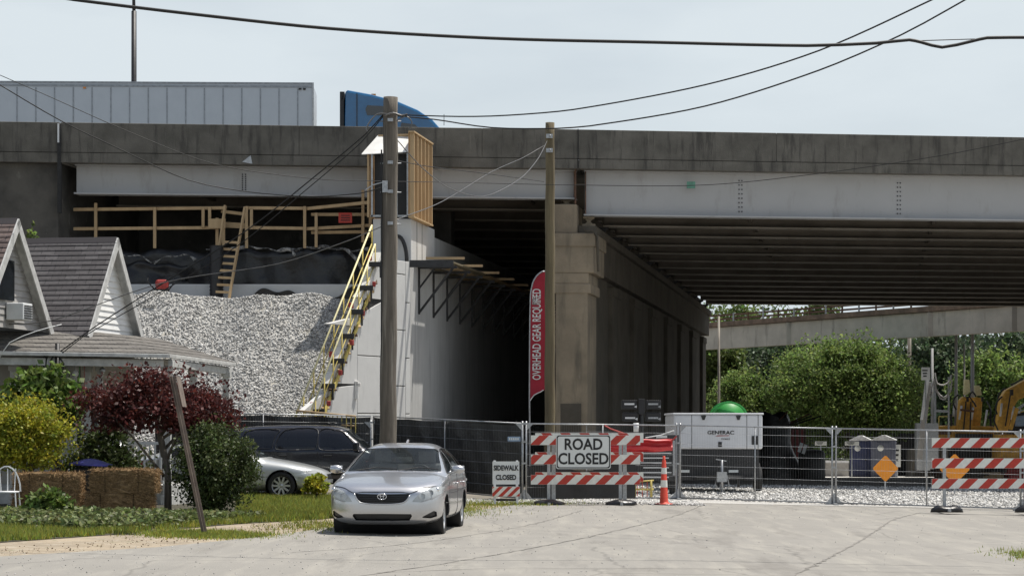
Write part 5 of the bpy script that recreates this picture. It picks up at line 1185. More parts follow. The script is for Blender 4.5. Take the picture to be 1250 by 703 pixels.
# ================================================================ temporary fence
def fz(x): return zg(x, fenceY(x))
def fence_section(x0, y0, x1, y1, label, mesh=True, screen=False, mids=(.5,), h=1.83, dz=(0, 0), vstep=.065):
    z0, z1 = zg(x0, y0)+dz[0], zg(x1, y1)+dz[1]
    rt, fp_ = world_thing('temporary_fence', (x0, y0, z0), label, 'fence', 'temporary wire fence panels across the road')
    a, b = Vector((x0, y0, z0)), Vector((x1, y1, z1)); U = Vector((0, 0, 1)); d = b-a
    g = d.normalized()*.05
    mb = MB(); A, B = a+g+U*.07, b-g+U*.07; mb.tube([A, B, B+U*(h-.07), A+U*(h-.07), A], .018, 7); fp_(mb, 'frame', 'steel')
    mb = MB()
    for m_ in mids: mb.tube([A.lerp(B, m_), A.lerp(B, m_)+U*(h-.07)], .016, 6)
    fp_(mb, 'mid_tube', 'steel')
    mb = MB(); n = int(d.length/vstep)
    for i in range(1, n):
        p = A.lerp(B, i/n)+Vector((0, .01, 0)); mb.tube([p, p+U*(h-.08)], .0012, 3, cap=False)
    for i in range(1, 7):
        p = A+U*(i*h/7); q = B+U*(i*h/7); mb.tube([p, q], .0035 , 4, cap=False)
    fp_(mb, 'wire_mesh', 'steel')
    if screen:
        mb = MB(); mb.sm = True
        mb.grid(lambda u, v: A.lerp(B, u)+U*(.02+(h-.12)*v)+Vector((0, .04+.025*math.sin(u*23)*math.sin(v*5+1)+.015*math.sin(u*51+v*8), -.025*abs(math.sin(u*math.pi*4))*(v > .95))), 70, 12); fp_(mb, 'privacy_screen', 'tarp')
    return rt
def fence_post(x, y, label, h=1.95):
    z = zg(x, y); rt, fp_ = world_thing('fence_stand', (x, y, z), label, 'fence post', 'upright stands joining the fence panels')
    mb = MB()
    for s in (-.045, .045): mb.tube([(x+s, y, z+.05), (x+s, y, z+h-.06)], .024, 7)
    fp_(mb, 'post', 'steel')
    mb = MB(); mb.box((x, y, z+1.83), (.16, .06, .05)); mb.box((x, y, z+.9), (.13, .06, .04)); mb.box((x, y, z+1.4), (.13, .07, .04)); fp_(mb, 'clamp', 'steel')
    mb = MB(); mb.prism([(x-.2, y, z+.05), (x, y, z+.3), (x+.2, y, z+.05)], (0, -.01, 0), (0, .01, 0)); mb.beam((x, y-.45, z+.04), (x, y+.45, z+.04), .09, .05); mb.box((x, y, z+.03), (.42, .12, .04)); fp_(mb, 'foot', 'steel')
    mb = MB()
    for s in (-1, 1): mb = MB(); mb.prism([(x+s*.05, y-.02, z+1.84), (x+s*.22, y-.02, z+1.84), (x+s*.05, y-.02, z+1.66)], (0, 0, 0), (0, .03, 0)); fp_(mb, 'corner_brace', 'steel')
fx = [(-9.2, 56.7), (-3.6, 57.1), (.29, 52), (4.06, 54), (7.63, 52.4), (11.7, 50.7), (15.6, 49.2)]
lab = ['dark screened fence panel behind the parked cars', 'dark screened fence panel between the thick pole and the barricade', 'open wire fence panel behind the road closed sign', 'open wire fence panel in front of the white generator', 'open wire fence panel in front of the blue toilets', 'open wire fence panel behind the striped barrier at right']
dzl = [(.16, .16), (.16, .0), (0, 0), (0, 0), (0, 0), (0, 0)]
for i in range(6):
    (xa_, ya_), (xb_, yb_) = fx[i], fx[i+1]; fence_section(xa_, ya_, xb_, yb_, lab[i], screen=i < 2, dz=dzl[i])
pl = ['fence stand beside the thick wooden pole', 'fence stand left of the road closed barricade', 'fence stand at the left corner of the white generator', 'fence stand between the generator and the blue toilets', 'fence stand behind the striped barrier at right']
for (x, y), l in zip(fx[1:6], pl): fence_post(x, y, l)
fence_section(4.2, 55.2, 2.0, 60, 'short wire fence panel running back beside the generator', mids=())
# dark screen behind barricade
mb = MB(); mb.sm = True; mb.grid(lambda u, v: Vector((.35+2.6*u, 52.15+.5*u*1.3+.02*math.sin(u*20), .05+.75*v+.1*math.sin(u*9)*v)), 30, 6); tag(mb.build('ground_tarp', 'tarp'), 'black tarp hung low on the fence behind the road closed barricade', 'tarp')
# small notices on the screen
nb, nbp = world_thing('notice', tuple(P(626, 536, 52)), 'small pale blue notice plate hung on the dark fence screen', 'notice')
mb = MB(); mb.box(tuple(P(627.5, 535.5, 51.95)), (.30, .012, .11)); M['pale_blue'] = mat('pale blue plate', (.30, .42, .58), rough=.5); nbp(mb, 'plate', 'pale_blue')
mb = MB()
for i in range(5): mb.box(P(622+i*2.6, 535.5, 51.94), (.03, .005, .05))
nbp(mb, 'lettering', 'sign_white')
# ================================================================ barricades
def stripes(mb_w, mb_r, x0, x1, z0, z1, y, slope=1, w=.215, off=0):
    """white board face with red diagonal stripes on it, thickness towards +y; local coords"""
    mb_w.bb((x0, y, z0), (x1, y+.02, z1)); h = z1-z0; k = -h-.5+off
    x = x0+k
    while x < x1:
        # parallelogram x..x+w at bottom shifted by slope*h at the top
        poly = [(x, z0), (x+w, z0), (x+w+slope*h, z1), (x+slope*h, z1)]
        # clip to x0..x1
        def clip(poly, c, keep_gt):
            out = []
            for i in range(len(poly)):
                a, b = poly[i], poly[(i+1) % len(poly)]; ia = (a[0] >= c) if keep_gt else (a[0] <= c); ib = (b[0] >= c) if keep_gt else (b[0] <= c)
                if ia: out.append(a)
                if ia != ib:
                    t_ = (c-a[0])/(b[0]-a[0]); out.append((c, a[1]+t_*(b[1]-a[1])))
            return out
        q = clip(clip(poly, x0+.004, True), x1-.004, False) if len(poly) else []
        if len(q) >= 3: mb_r.prism([(px_, y-.0035, pz+(0.003 if pz == z0 else -.003)) for px_, pz in q], (0, 0, 0), (0, .0015, 0))
        x += 2*w
    return
def barricade(x, y, rz, label, w=2.44, rails=(.47, .92, 1.35), zoff=0, back=True, posts=(.4, 2.0)):
    z = zg(x, y)+zoff; rt = empty('barricade', (x, y, z), rz, label, 'barricade')
    def rail(z0, yy, xo, slope, off):
        a, b = MB(), MB(); stripes(a, b, xo, xo+w, z0, z0+.215, yy, slope, off=off); o = a.build('rail', 'white_refl', rt); b.build('stripe', 'red_refl', o)
    for i, z0 in enumerate(rails):
        rail(z0, -.05, -.0, 1, i*.13)
        if back: rail(z0+.05, .42, .10, -1, i*.1)
    for px_ in posts:
        t = MB(); t.bb((px_-.035, -.027, .05), (px_+.035, .02, rails[-1]+.19)); t.build('upright', 'steel', rt)
        if back: t = MB(); t.bb((px_+.10-.03, .36, .05), (px_+.16, .41, rails[-1]+.19)); t.build('upright', 'steel', rt)
        t = MB(); t.beam((px_, -.6, .05), (px_, .9, .05), .06, .06); t.build('foot', 'steel', rt)
        t = MB(); t.sm = True; t.lathe([(.001, .13), (.22, .12), (.34, .07), (.36, 0), (.001, 0)], (px_, -.35, .01), 'Z', 14); t.v = [(a*1.0+((b*7) % 1)*.01, b*.7, c+.02*math.sin(a*17)) for a, b, c in t.v]; t.build('sandbag', 'tarp', rt)
    return rt
b1 = barricade(PX(648, 49.4), 49.4, 0, 'striped red and white barricade carrying the white road closed sign')
# road closed sign with its letters
rcs = empty('road_sign', (PX(712, 49.2), 49.2, .0), 0, 'white rectangular sign reading ROAD CLOSED hung on the striped barricade', 'sign')
def plate(w, h, z0, th=.012, corner=.05, y=0):
    q = []
    for cx, cz, a0 in ((w/2-corner, h-corner, 0), (-w/2+corner, h-corner, 90), (-w/2+corner, corner, 180), (w/2-corner, corner, 270)):
        for a in range(0, 91, 18): q.append((cx+corner*math.cos(R(a0+a)), y, z0+cz+corner*math.sin(R(a0+a))))
    mb = MB(); mb.prism(q, (0, 0, 0), (0, th, 0)); return mb, q
z0 = PZ(572, 49.2); mb, q = plate(1.215, .76, z0, y=-.06); mb.build('plate', 'sign_white', rcs)
def ring(q, o_, w_, y, c):
    mb = MB(); n = len(q); c = Vector(c)
    def sc(p, k): v = Vector(p)-c; L1 = Vector((v.x, 0, v.z)); s_ = Vector((max(abs(v.x)-k, 0)*(1 if v.x > 0 else -1), 0, max(abs(v.z)-k, 0)*(1 if v.z > 0 else -1))); return Vector((c.x+s_.x, y, c.z+s_.z))
    a = [sc(p, o_) for p in q]; b = [sc(p, o_+w_) for p in q]; mb.add(a+b, [(i, (i+1) % n, n+(i+1) % n, n+i) for i in range(n)]); return mb
ring(q, .015, .022, -.064, (0, 0, z0+.38)).build('border', 'ink', rcs)
text_obj('lettering', 'ROAD', .345, 'ink', rcs, (0, -.064, z0+.535), sx=.88, bold=.008, extrude=.002)
text_obj('lettering', 'CLOSED', .345, 'ink', rcs, (0, -.064, z0+.215), sx=.88, bold=.008, extrude=.002)
# right barricade
b2 = barricade(PX(1137, 48.0), 48.0, 0, 'striped red and white barricade at the right edge of the road', back=False, zoff=.06, posts=(.28, 2.1), rails=(.50, .94, 1.38))
# sidewalk closed a-frame
sa = empty('sidewalk_barrier', (PX(617.5, 49.6), 49.6, zg(-.2, 49.6)), R(2), 'small white folding barrier reading SIDEWALK CLOSED', 'barrier')
zb = .03
for s in (-1, 1):
    mb = MB(); mb.beam((s*.25, -.16, 0), (s*.25, .0, 1.0), .05, .03); mb.beam((s*.25, .22, 0), (s*.25, .03, 1.0), .05, .03); mb.build('leg', 'white_metal', sa)
mb = MB(); mb.prism([(-.30, -.075, .47), (.30, -.075, .47), (.30, -.01, .98), (-.30, -.01, .98)], (0, 0, 0), (0, -.02, 0)); mb.build('plate', 'sign_white', sa)
tl = math.atan2(.065, .51)
rr_ = (R(90)-tl, 0, 0)
text_obj('lettering', 'SIDEWALK', .155, 'ink', sa, (0, -.058, .83), rot=rr_, sx=.74, bold=.006, extrude=.002)
text_obj('lettering', 'CLOSED', .155, 'ink', sa, (0, -.085, .62), rot=rr_, sx=.80, bold=.006, extrude=.002)
a_, b_ = MB(), MB(); stripes(a_, b_, -.31, .31, .20, .42, -.17, 1, .10, .05); o = a_.build('rail', 'white_refl', sa); b_.build('stripe', 'red_refl', o)
mb = MB(); mb.box((0, -.02, .12), (.5, .03, .05)); mb.build('cross_bar', 'dark_metal', sa)
# tall channelizer cone
cn = empty('traffic_cone', (PX(810.5, 50), 50, zg(3.4, 50)), 0, 'tall narrow orange channelizer cone with white bands', 'traffic cone')
mb = MB(); mb.lathe([(.20, .0), (.20, .05), (.12, .06), (.095, .1), (.045, 1.02), (.03, 1.04), (.03, 1.12), (.001, 1.13)], (0, 0, 0), 'Z', 20); mb.build('body', 'orange', cn)
for z0_, z1_ in ((.42, .58), (.72, .86)):
    mb = MB(); r_ = lambda z: .098-.05*(z-.1)/.92; mb.lathe([(r_(z0_), z0_), (r_(z1_), z1_)], (0, 0, 0), 'Z', 20); mb.build('band', 'white_refl', cn)
mb = MB(); mb.lathe([(.001, 0), (.36, 0), (.36, .04), (.001, .045)], (0, 0, .0), 'Z', 8); mb.build('base', 'rubber', cn)
# feather flag
ff, ffp = world_thing('feather_flag', (PX(647.5, 54.75), 54.75, .1), 'tall red feather banner reading OVERHEAD GEAR REQUIRED beside the slim pole', 'flag')
mb = MB(); L_ = [(646.5, 515), (646.3, 488), (646.8, 400), (647.8, 358), (650.5, 345), (655, 337), (662, 331.5), (666, 331.5), (666, 475), (660, 478), (652, 482), (647, 489)]
outl = [P(a, b, 54.75) for a, b in L_[1:]]
mb.prism(outl, (0, 0, 0), (0, .012, 0)); ffp(mb, 'banner', 'fabric_red')
mb = MB(); mb.tube([tuple(v) for v in catmull([P(a, b, 54.73) for a, b in ((646.5, 600), (646.5, 515), (646.3, 488), (646.8, 400), (647.8, 358), (650.5, 345), (655, 337), (662, 331.5), (668, 331.5))], False, .1)], .018, 6); ffp(mb, 'pole', 'steel')
mb = MB(); mb.tube([tuple(v) for v in catmull([P(a, b, 54.72) for a, b in ((647, 489), (652, 482), (660, 478), (666, 474))], False, .1)], .012, 5); ffp(mb, 'hem', 'white_metal')
o = text_obj('lettering', 'OVERHEAD GEAR REQUIRED', .29, 'sign_white', ff, (0, 0, 0), rot=(0, 0, 0), sx=.60, bold=.004, extrude=.002)
q = P(655.6, 408, 54.73); o.rotation_mode = 'QUATERNION'; rot = Matrix(((0, -1, 0), (0, 0, -1), (1, 0, 0))); o.rotation_quaternion = rot.to_quaternion(); o.location = q-ff.location
o = text_obj('lettering', 'PPE', .16, 'sign_white', ff, (0, 0, 0), rot=(0, 0, 0), sx=.8, bold=.003, extrude=.002); q = P(653, 367, 54.73); o.rotation_mode = 'QUATERNION'; o.rotation_quaternion = rot.to_quaternion(); o.location = q-ff.location
# ================================================================ generator trailer
G = empty('generator_trailer', (PX(877.5, 60), 60.2, zg(5.6, 60)), 0, 'white and black towed generator on wheels behind the wire fence', 'generator')
Gz = lambda py: PZ(py, 60)-zg(5.6, 60)
h0, h1 = Gz(548), Gz(506)
mb = MB(); mb.bb((-1.21, 0, h0), (1.21, 3.4, h1)); mb.build('canopy', 'gen_white', G, bevel=.05)
mb = MB(); mb.bb((-1.24, -.03, h1), (1.24, 3.43, h1+.05)); mb.build('roof_lip', 'gen_white', G, bevel=.02)
mb = MB(); 
for x in (-.72, .78): mb.bb((x-.006, -.006, h0), (x+.006, .002, h1))
mb.bb((1.08, -.005, h0+.02), (1.095, .002, h1)); mb.build('panel_gap', 'joint', G)
for x in (-.40, .55): mb = MB(); mb.prism([(x-.07, -.03, h1-.02), (x+.07, -.03, h1-.02), (x+.03, -.03, h1-.14), (x-.03, -.03, h1-.14)], (0, 0, 0), (0, .03, 0)); mb.build('latch', 'black', G)
mb = MB(); mb.box((.05, -.012, h0+.13), (.10, .02, .14)); mb.box((1.0, -.012, h0+.24), (.18, .02, .24)); mb.build('handle_recess', 'black', G, bevel=.01)
text_obj('lettering', 'GENERAC', .145, 'ink', G, (.07, -.008, h1-.49), sx=1.12, bold=.004, extrude=.002)
mb = MB(); mb.prism([(-.08, -.008, h1-.585), (.30, -.008, h1-.575), (.30, -.008, h1-.56), (-.02, -.008, h1-.56)], (0, 0, 0), (0, .004, 0)); mb.build('logo_line', 'red', G); text_obj('lettering', 'MOBILE', .06, 'ink', G, (.20, -.008, h1-.66), sx=1.2, extrude=.002)
mb = MB(); mb.bb((-1.12, .05, .45), (1.12, 3.3, h0-.005)); mb.build('fuel_tank', 'black', G, bevel=.02)
mb = MB(); mb.box((-.92, .03, .62), (.28, .03, .07)); mb.box((.42, .03, .62), (.26, .03, .07)); mb.build('label_plate', 'sign_white', G)
mb = MB(); mb.bb((-1.1, -.1, .38), (1.1, .0, .48)); mb.beam((-.7, 0, .45), (0, -1.5, .5), .09, .1); mb.beam((.7, 0, .45), (0, -1.5, .5), .09, .1); mb.build('drawbar', 'dark_metal', G)
mb = MB(); mb.cyl((-.04, -1.5, .1), (-.04, -1.5, .95), .035, 8); mb.beam((-.2, -1.5, .97), (.08, -1.5, .92), .03, .03); mb.box((-.05, -1.55, .5), (.26, .2, .26)); mb.lathe([(.001, .02), (.13, .02), (.15, 0), (.001, 0)], (-.05, -1.5, .05), 'Z', 12); mb.build('jack', 'steel', G)
mb = MB(); mb.tube([(-.15, -1.45, .55), (-.22, -1.5, .3), (-.1, -1.5, .18), (.0, -1.4, .3)], .012, 5); mb.tube([(.1, -1.4, .55), (.16, -1.45, .25), (.02, -1.4, .15)], .012, 5); mb.build('safety_chain', 'steel', G)
for s in (-1, 1):
    w_ = MB(); w_.lathe([(.001, -.11), (.2, -.11), (.34, -.1), (.36, -.06), (.36, .06), (.34, .1), (.2, .11), (.001, .11)], (0, 0, 0), 'X', 28); wo = w_.build('wheel', 'rubber', G, loc=(s*1.28, 1.9, .36))
    w_ = MB(); w_.lathe([(.001, s*.112), (.17, s*.112), (.2, s*.10), (.21, s*.113)], (0, 0, 0), 'X', 20); w_.build('rim', 'white_metal', wo)
    w_ = MB(); w_.tube([(s*1.28, 1.9+.46*math.cos(a), .36+.46*math.sin(a)) for a in np.linspace(R(5), R(175), 12)], .05, 4); w_.build('mudguard', 'dark_metal', G)
# green bin / tank on its roof line
gt, gtp = world_thing('hose_reel', tuple(P(888, 505, 66)), 'bright green rounded roll of hose just above the generator roof', 'hose roll')
c = P(889, 505, 65.2)
mb = MB()
mb.lathe([(.001, -.45), (.50, -.45), (.50, .45), (.001, .45)], tuple(c-Vector((0, -.2, .18))), 'Y', 22); gtp(mb, 'roll', 'green_tarp')
mb = MB()
for k in range(6): mb.tube([c+Vector((.52*math.cos(a)+.02*math.sin(k*2+a*3), -.3+.13*k, .52*math.sin(a)-.18)) for a in np.linspace(.2, 2.9, 14)], .035, 5)
gtp(mb, 'hose', 'leaf_green' if False else 'green_tarp')
mb = MB(); mb.beam(c-Vector((.3, 0, .6)), c-Vector((.3, 0, 3.2)), .08, .08); mb.beam(c+Vector((.3, 0, -.6)), c+Vector((.3, 0, -3.2)), .08, .08); gtp(mb, 'stand', 'dark_metal')
# ================================================================ light tower with folded lamp heads and louvred cabinet
lt, ltp = world_thing('light_tower', (PX(785, 57), 57, 0), 'black louvred light tower with folded lamp heads behind the barricade', 'light tower')
for k, (px, py) in enumerate(((768, 494), (797, 494), (769, 509), (797, 509))):
    c = P(px, py, 57.2+.2*(k % 2)); mb = MB(); mb.box(c, (.40, .2, .24), rot=.03); ltp(mb, 'lamp_head', 'black', .02)
    mb = MB()
    for i in range(7): mb.box(c+Vector((-.17+i*.055, -.11, .125)), (.018, .03, .03))
    ltp(mb, 'heat_fin', 'dark_metal')
    mb = MB(); mb.box(c+Vector((0, -.108, .02 if k < 2 else -.02)), (.26, .01, .045)); mb.prism([c+Vector((.12, -.108, -.05)), c+Vector((.19, -.108, -.01)), c+Vector((.19, -.108, -.08))], (0, 0, 0), (0, .006, 0)); ltp(mb, 'reflective_strip', 'steel' if k % 2 else 'white_metal')
mb = MB(); mb.cyl(P(783, 545, 57.2), P(783, 488, 57.2), .06, 8); mb.box(P(783, 496, 57.15), (.16, .2, .4)); ltp(mb, 'mast', 'black', .01)
mb = MB(); mb.cyl(P(776.5, 527, 56.9), P(776.5, 516, 56.9), .07, 10); ltp(mb, 'white_tube', 'white_metal')
cA = P(785, 575, 57.4); mb = MB(); mb.bb((PX(745, 57.2), 57.3, .35), (PX(830, 57.2), 58.8, 1.55)); ltp(mb, 'cabinet', 'black', .02)
for i in range(8): mb = MB(); mb.box((PX(801, 57.2), 57.27, .45+i*.125), (.80 if i % 2 else .66, .03, .03), rot=0); ltp(mb, 'louvre', 'white_metal')
mb = MB(); mb.box((PX(808, 57.1), 57.2, 1.5), (.28, .02, .06)); mb.tube([P(788, 534, 57), P(806, 531, 57), P(826, 524, 57)], .015, 5); ltp(mb, 'edge_strip', 'white_metal')
mb = MB(); mb.bb((PX(822, 57), 57.2, .5), (PX(825, 57), 57.24, 1.4)); ltp(mb, 'grey_strip', 'steel')
for px in (752, 822):
    w_ = MB(); x = PX(px, 58); w_.lathe([(.001, -.1), (.30, -.1), (.32, -.05), (.32, .05), (.30, .1), (.001, .1)], (x, 58, zg(x, 58)+.32), 'X', 24); ltp(w_, 'wheel', 'rubber')
rt_, rtp = world_thing('red_tarp', tuple(P(785, 545, 56)), 'crumpled red tarp hung across the fence behind the barricade', 'tarp')
mb = MB(); mb.sm = True
mb.grid(lambda u, v: P(743+78*u, 551-1.0*u-14.5*v-1.5*math.sin(u*math.pi)*(v-1)+.4*math.sin(u*19), 52.8+.5*u)+Vector((0, .05*math.sin(v*11+u*1.5)+.015*math.sin(v*27+u*9), 0)), 60, 24); rtp(mb, 'fabric', 'red_tarp')
mb = MB(); mb.tube([P(738, 519, 52.6), P(745, 523, 52.6), P(765, 530, 52.7)], .02, 5); mb.tube([P(820, 538, 53.2), P(826, 532, 53.2)], .02, 5); rtp(mb, 'strap', 'red')
yf, yfp = world_thing('saw_horse', gp_(786, 53.2), 'small yellow tubular frame beside the orange cone', 'frame')
for px in (775, 795):
    mb = MB(); mb.tube([P(px, 586, 54.5), P(px, 609, 54.5)], .03, 6); yfp(mb, 'leg', 'yellow')
mb = MB(); mb.tube([P(772, 597, 54.5), P(798, 597, 54.5)], .025, 6); mb.tube([P(772, 588, 54.5), P(798, 586, 54.5)], .02, 6); yfp(mb, 'bar', 'yellow')
mb = MB()
for px in (778, 784, 790): mb.tube([P(px, 588, 54.5), P(px, 606, 54.5)], .01, 5)
yfp(mb, 'rod', 'orange')
# warning diamonds on low stands
for px, py, D, hw, lb in ((1081, 571.5, 63.5, .385, 'plain orange diamond sign standing on the gravel in front of the toilets'), (1165.5, 572, 63, .44, 'plain orange diamond sign half hidden by the striped rails at right')):
    x = PX(px, D); z = zg(x, D); r_ = empty('warning_sign', (x, D, z), R(6 if px < 1100 else -5), lb, 'sign', 'orange diamond signs beyond the fence'); cz = PZ(py, D)-z
    mb = MB(); q = [(hw, 0, cz), (0, 0, cz+hw), (-hw, 0, cz), (0, 0, cz-hw)]; q2 = []
    for i in range(4):
        a, b = Vector(q[i]), Vector(q[(i+1) % 4]); q2 += [a.lerp(b, .06), a.lerp(b, .94)]
    mb.prism(q2, (0, 0, 0), (0, .01, 0)); mb.build('plate', 'diamond', r_)
    mb = MB(); mb.beam((0, .05, 0), (0, .05, cz+.2), .04, .03); mb.build('post', 'steel', r_); mb = MB(); mb.beam((-.35, .05, .03), (.35, .05, .03), .04, .04); mb.beam((0, -.35, .03), (0, .4, .03), .04, .04); mb.build('foot', 'steel', r_)
# ================================================================ traffic on the deck
sx, D = PX(382, 78), 78.0; ZD = 9.82
tr = empty('semi_truck', (sx, D, ZD), R(2), 'semi truck with pale grey box trailer and blue sleeper cab on the overpass', 'truck')
H = PZ(101.5, D)-ZD
mb = MB(); mb.bb((-16.1, 0, 1.15), (0, 2.6, H-.02)); mb.build('trailer_box', 'trailer', tr, bevel=.03)
mb = MB()
for x in np.arange(-15.6, -.2, .655): mb.bb((x-.022, -.012, 1.3), (x+.022, .0, H-.2))
mb.build('side_seam', 'trailer_seam', tr)
mb = MB(); mb.bb((-16.1, -.02, H-.17), (0.01, .03, H-.10)); mb.bb((-16.12, -.025, H-.05), (.03, .05, H+.01)); mb.build('top_rail', 'trailer_seam', tr)
mb = MB(); mb.bb((-.03, -.03, 1.1), (.03, .03, H)); mb.build('corner_post', 'steel', tr)
for x in (-.45, -.30, -8, -15.8): mb = MB(); mb.box((x, -.03, H-.22), (.10, .02, .06)); mb.build('marker_light', 'amber' if x < -1 else 'black', tr)
mb = MB(); mb.bb((-16, .3, .9), (-.5, 2.3, 1.14)); mb.build('chassis', 'dark_metal', tr)
for x in (-14.6, -13.3, 1.6, 2.95, 7.0):
    for yy in (.25, 2.35):
        w_ = MB(); w_.lathe([(.001, -.16), (.3, -.16), (.5, -.14), (.52, 0), (.5, .14), (.3, .16), (.001, .16)], (0, 0, 0), 'Y', 24); w_.build('wheel', 'rubber', tr, loc=(x, yy, .52))
# cab: side profile prism with rounding
k = lambda px: (px-382)/F*D
zc = lambda py: PZ(py, D)-ZD
prof = [(k(419), .9), (k(421), zc(110)), (k(424), zc(109)), (k(452), zc(114)), (k(484), zc(122)), (k(510), zc(133)), (k(528), zc(145)), (k(536), zc(154)), (k(545), 2.3), (k(575), 1.9), (k(590), 1.5), (k(592), .6), (k(419), .6)]
mb = MB(); mb.prism([(x, .12, z) for x, z in prof], (0, 0, 0), (0, 2.36, 0)); mb.build('cab', 'cab_blue', tr, bevel=.10)
mb = MB(); mb.bb((k(414.5), .15, 1.2), (k(419.5), 2.45, zc(111))); mb.prism([(k(414.5), .15, zc(122)), (k(420), .15, zc(110)), (k(420), .15, zc(122))], (0, 0, 0), (0, 2.3, 0)); mb.build('roof_fairing', 'black', tr, bevel=.02)
mb = MB(); mb.bb((k(435), .095, 1.0), (k(436), .12, zc(113))); mb.build('panel_gap', 'black', tr)
mb = MB(); mb.prism([(k(446), .095, zc(133)), (k(448), .095, zc(128)), (k(470), .095, zc(129)), (k(470), .095, zc(140)), (k(448), .095, zc(140))], (0, 0, 0), (0, .04, 0)); mb.build('side_window', 'glass_dark', tr)
mb = MB(); mb.prism([(k(488), .095, 2.4), (k(490), .095, zc(149)), (k(506), .095, zc(151)), (k(514), .095, 2.4)], (0, 0, 0), (0, .04, 0)); mb.build('side_window', 'glass_dark', tr)
for i in range(4): mb = MB(); mb.box((k(452)+.1, .5+i*.5, zc(114)+.02), (.16, .12, .07)); mb.build('cab_light', 'amber', tr)
mb = MB(); mb.cyl((k(542), .2, 2.6), (k(542), .2, zc(138)), .012, 5); mb.build('antenna', 'black', tr)
lp0 = empty('lamp_post', (PX(163.5, 95), 95, 9.8), 0, 'thin dark lamp post rising behind the trailer on the overpass', 'lamp post')
mb = MB(); mb.tube([(0, 0, 0), (0, 0, PZ(14, 95)-9.8)], [.13, .11], 8); mb.build('post', 'dark_metal', lp0)
mb = MB(); mb.tube([(0, 0, PZ(16, 95)-9.8), (-.02, 0, PZ(-20, 95)-9.8)], [.075, .06], 6); mb.build('upper_post', 'dark_metal', lp0)
mb = MB(); z = PZ(-22, 95)-9.8; mb.tube([(0, 0, z), (0, -1.6, z+.5)], .04, 6); mb.box((0, -1.9, z+.5), (.3, .7, .14)); mb.build('lamp_head', 'dark_metal', lp0)
# ================================================================ ramp bridge beyond
rb, rbp = world_thing('ramp_bridge', (15, 135, 0), 'distant low concrete ramp bridge seen through the opening, with red brown railing', 'bridge')
ra, rbb = P(860, 427, 145), P(1275, 402.5, 120)
def rz_(u, dz=0): return ra.lerp(rbb, u)+Vector((0, 0, dz))
ext = .5
def seg(u0, u1, z0, z1, t, y0=0):
    mb = MB(); a, b = rz_(u0), rz_(u1); mb.prism([a+Vector((0, y0, z0)), b+Vector((0, y0, z0)), b+Vector((0, y0, z1)), a+Vector((0, y0, z1))], (0, 0, 0), (0, t, 0)); return mb
M['rusty_edge'] = mat('rust brown ramp edge', (.22, .15, .105), (.12, .085, .06), 2, .9)
M['ramp_conc'] = mix_stains(mat('light tan ramp concrete', (.50, .46, .39), (.40, .365, .31), .7, .9), (.12, .11, .095), 1.3, (1, 1, .2), .56, .70, .7)  # light tan concrete with darker streaks
rbp(seg(-.4, 1.5, 0, 1.42, .8), 'girder', 'ramp_conc', .03)
rbp(seg(-.4, 1.5, 1.43, 1.75, 9, -.35), 'deck', 'rusty_edge', .02)
for zz in (1.85, 2.1): rbp(seg(-.4, 1.5, zz, zz+.12, .05, -.2), 'rail', 'rust')
for i in range(-4, 30): 
    mb = MB(); a = rz_(i/20); mb.beam(a+Vector((0, -.2, 1.6)), a+Vector((0, -.2, 2.5 if i % 4 == 0 else 2.25)), .1, .1); rbp(mb, 'post', 'rust' if i % 2 else 'steel')
for u in (.29, .71, .93):
    mb = MB(); a = rz_(u); mb.box(a+Vector((0, -.02, .7)), (.5, .06, 1.38)); rbp(mb, 'diaphragm', 'ramp_conc')
for u in (-.3, 1.35):
    mb = MB(); a = rz_(u); mb.bb((a.x-.6, a.y+1, -1.5), (a.x+.6, a.y+6, a.z)); rbp(mb, 'pier_column', 'ramp_conc')
# ================================================================ trees beyond
def ftree(px, D, pyt, pyb, hw, m, n, size, seed, label, ncl=60, clump=.24, cat='tree'):
    zt, zb = PZ(pyt, D), PZ(pyb, D); x = PX(px, D); rw = hw/F*D
    tree('tree', (x, D, zg(x, D)), (x, D, (zt+zb)/2), (rw, rw*.8, (zt-zb)/2), ncl, n, size, m, label, cat, 'trees beyond the overpass', seed, .2, 'pole', clump, 7, -.95, shade=(.45, 1.7))
ftree(1035, 128, 412, 545, 88, 'leaf_far2', 90000, .085, 31, 'large yellow green tree in the middle of the far opening', 170, .155)
ftree(985, 131, 422, 550, 52, 'leaf_far2', 34000, .085, 32, 'mid green tree left of the large yellow green tree', 60)
ftree(905, 133, 455, 545, 44, 'leaf_far2', 26000, .08, 33, 'pale bushy tree just above the green hose roll', 50)
ftree(893, 150, 430, 540, 40, 'leaf_far', 12000, .13, 34, 'green tree near the pier edge behind the pale bushy tree', 40)
ftree(935, 158, 415, 560, 60, 'leaf_deep', 16000, .16, 35, 'dark shaded tree between the pier edge and the large tree', 50)
ftree(1095, 140, 440, 545, 35, 'leaf_far', 10000, .12, 36, 'green tree at the right side of the large yellow green tree', 40)
ftree(1215, 146, 425, 545, 58, 'leaf_far2', 20000, .12, 37, 'olive tree behind the yellow excavator arm at right', 60)
ftree(1140, 175, 392, 560, 75, 'leaf_deep', 22000, .19, 38, 'deep green tall tree behind the white leader mast', 60)
ftree(1235, 178, 390, 560, 75, 'leaf_deep', 22000, .19, 39, 'deep green tall tree at the right edge behind the olive tree', 60)
ftree(1020, 185, 405, 560, 90, 'leaf_deep', 20000, .20, 40, 'deep green tree mass far behind the large yellow green tree', 60)
ftree(905, 190, 352, 560, 75, 'leaf_far', 24000, .18, 41, 'far green tree whose top shows above the ramp railing', 50)
ftree(985, 192, 360, 560, 65, 'leaf_far', 22000, .18, 42, 'far green tree above the ramp railing, second from the pier', 50)
ftree(12, 60, 268, 330, 14, 'leaf_far', 1500, .06, 44, 'leafy branch tips above the near gable roof', 12)
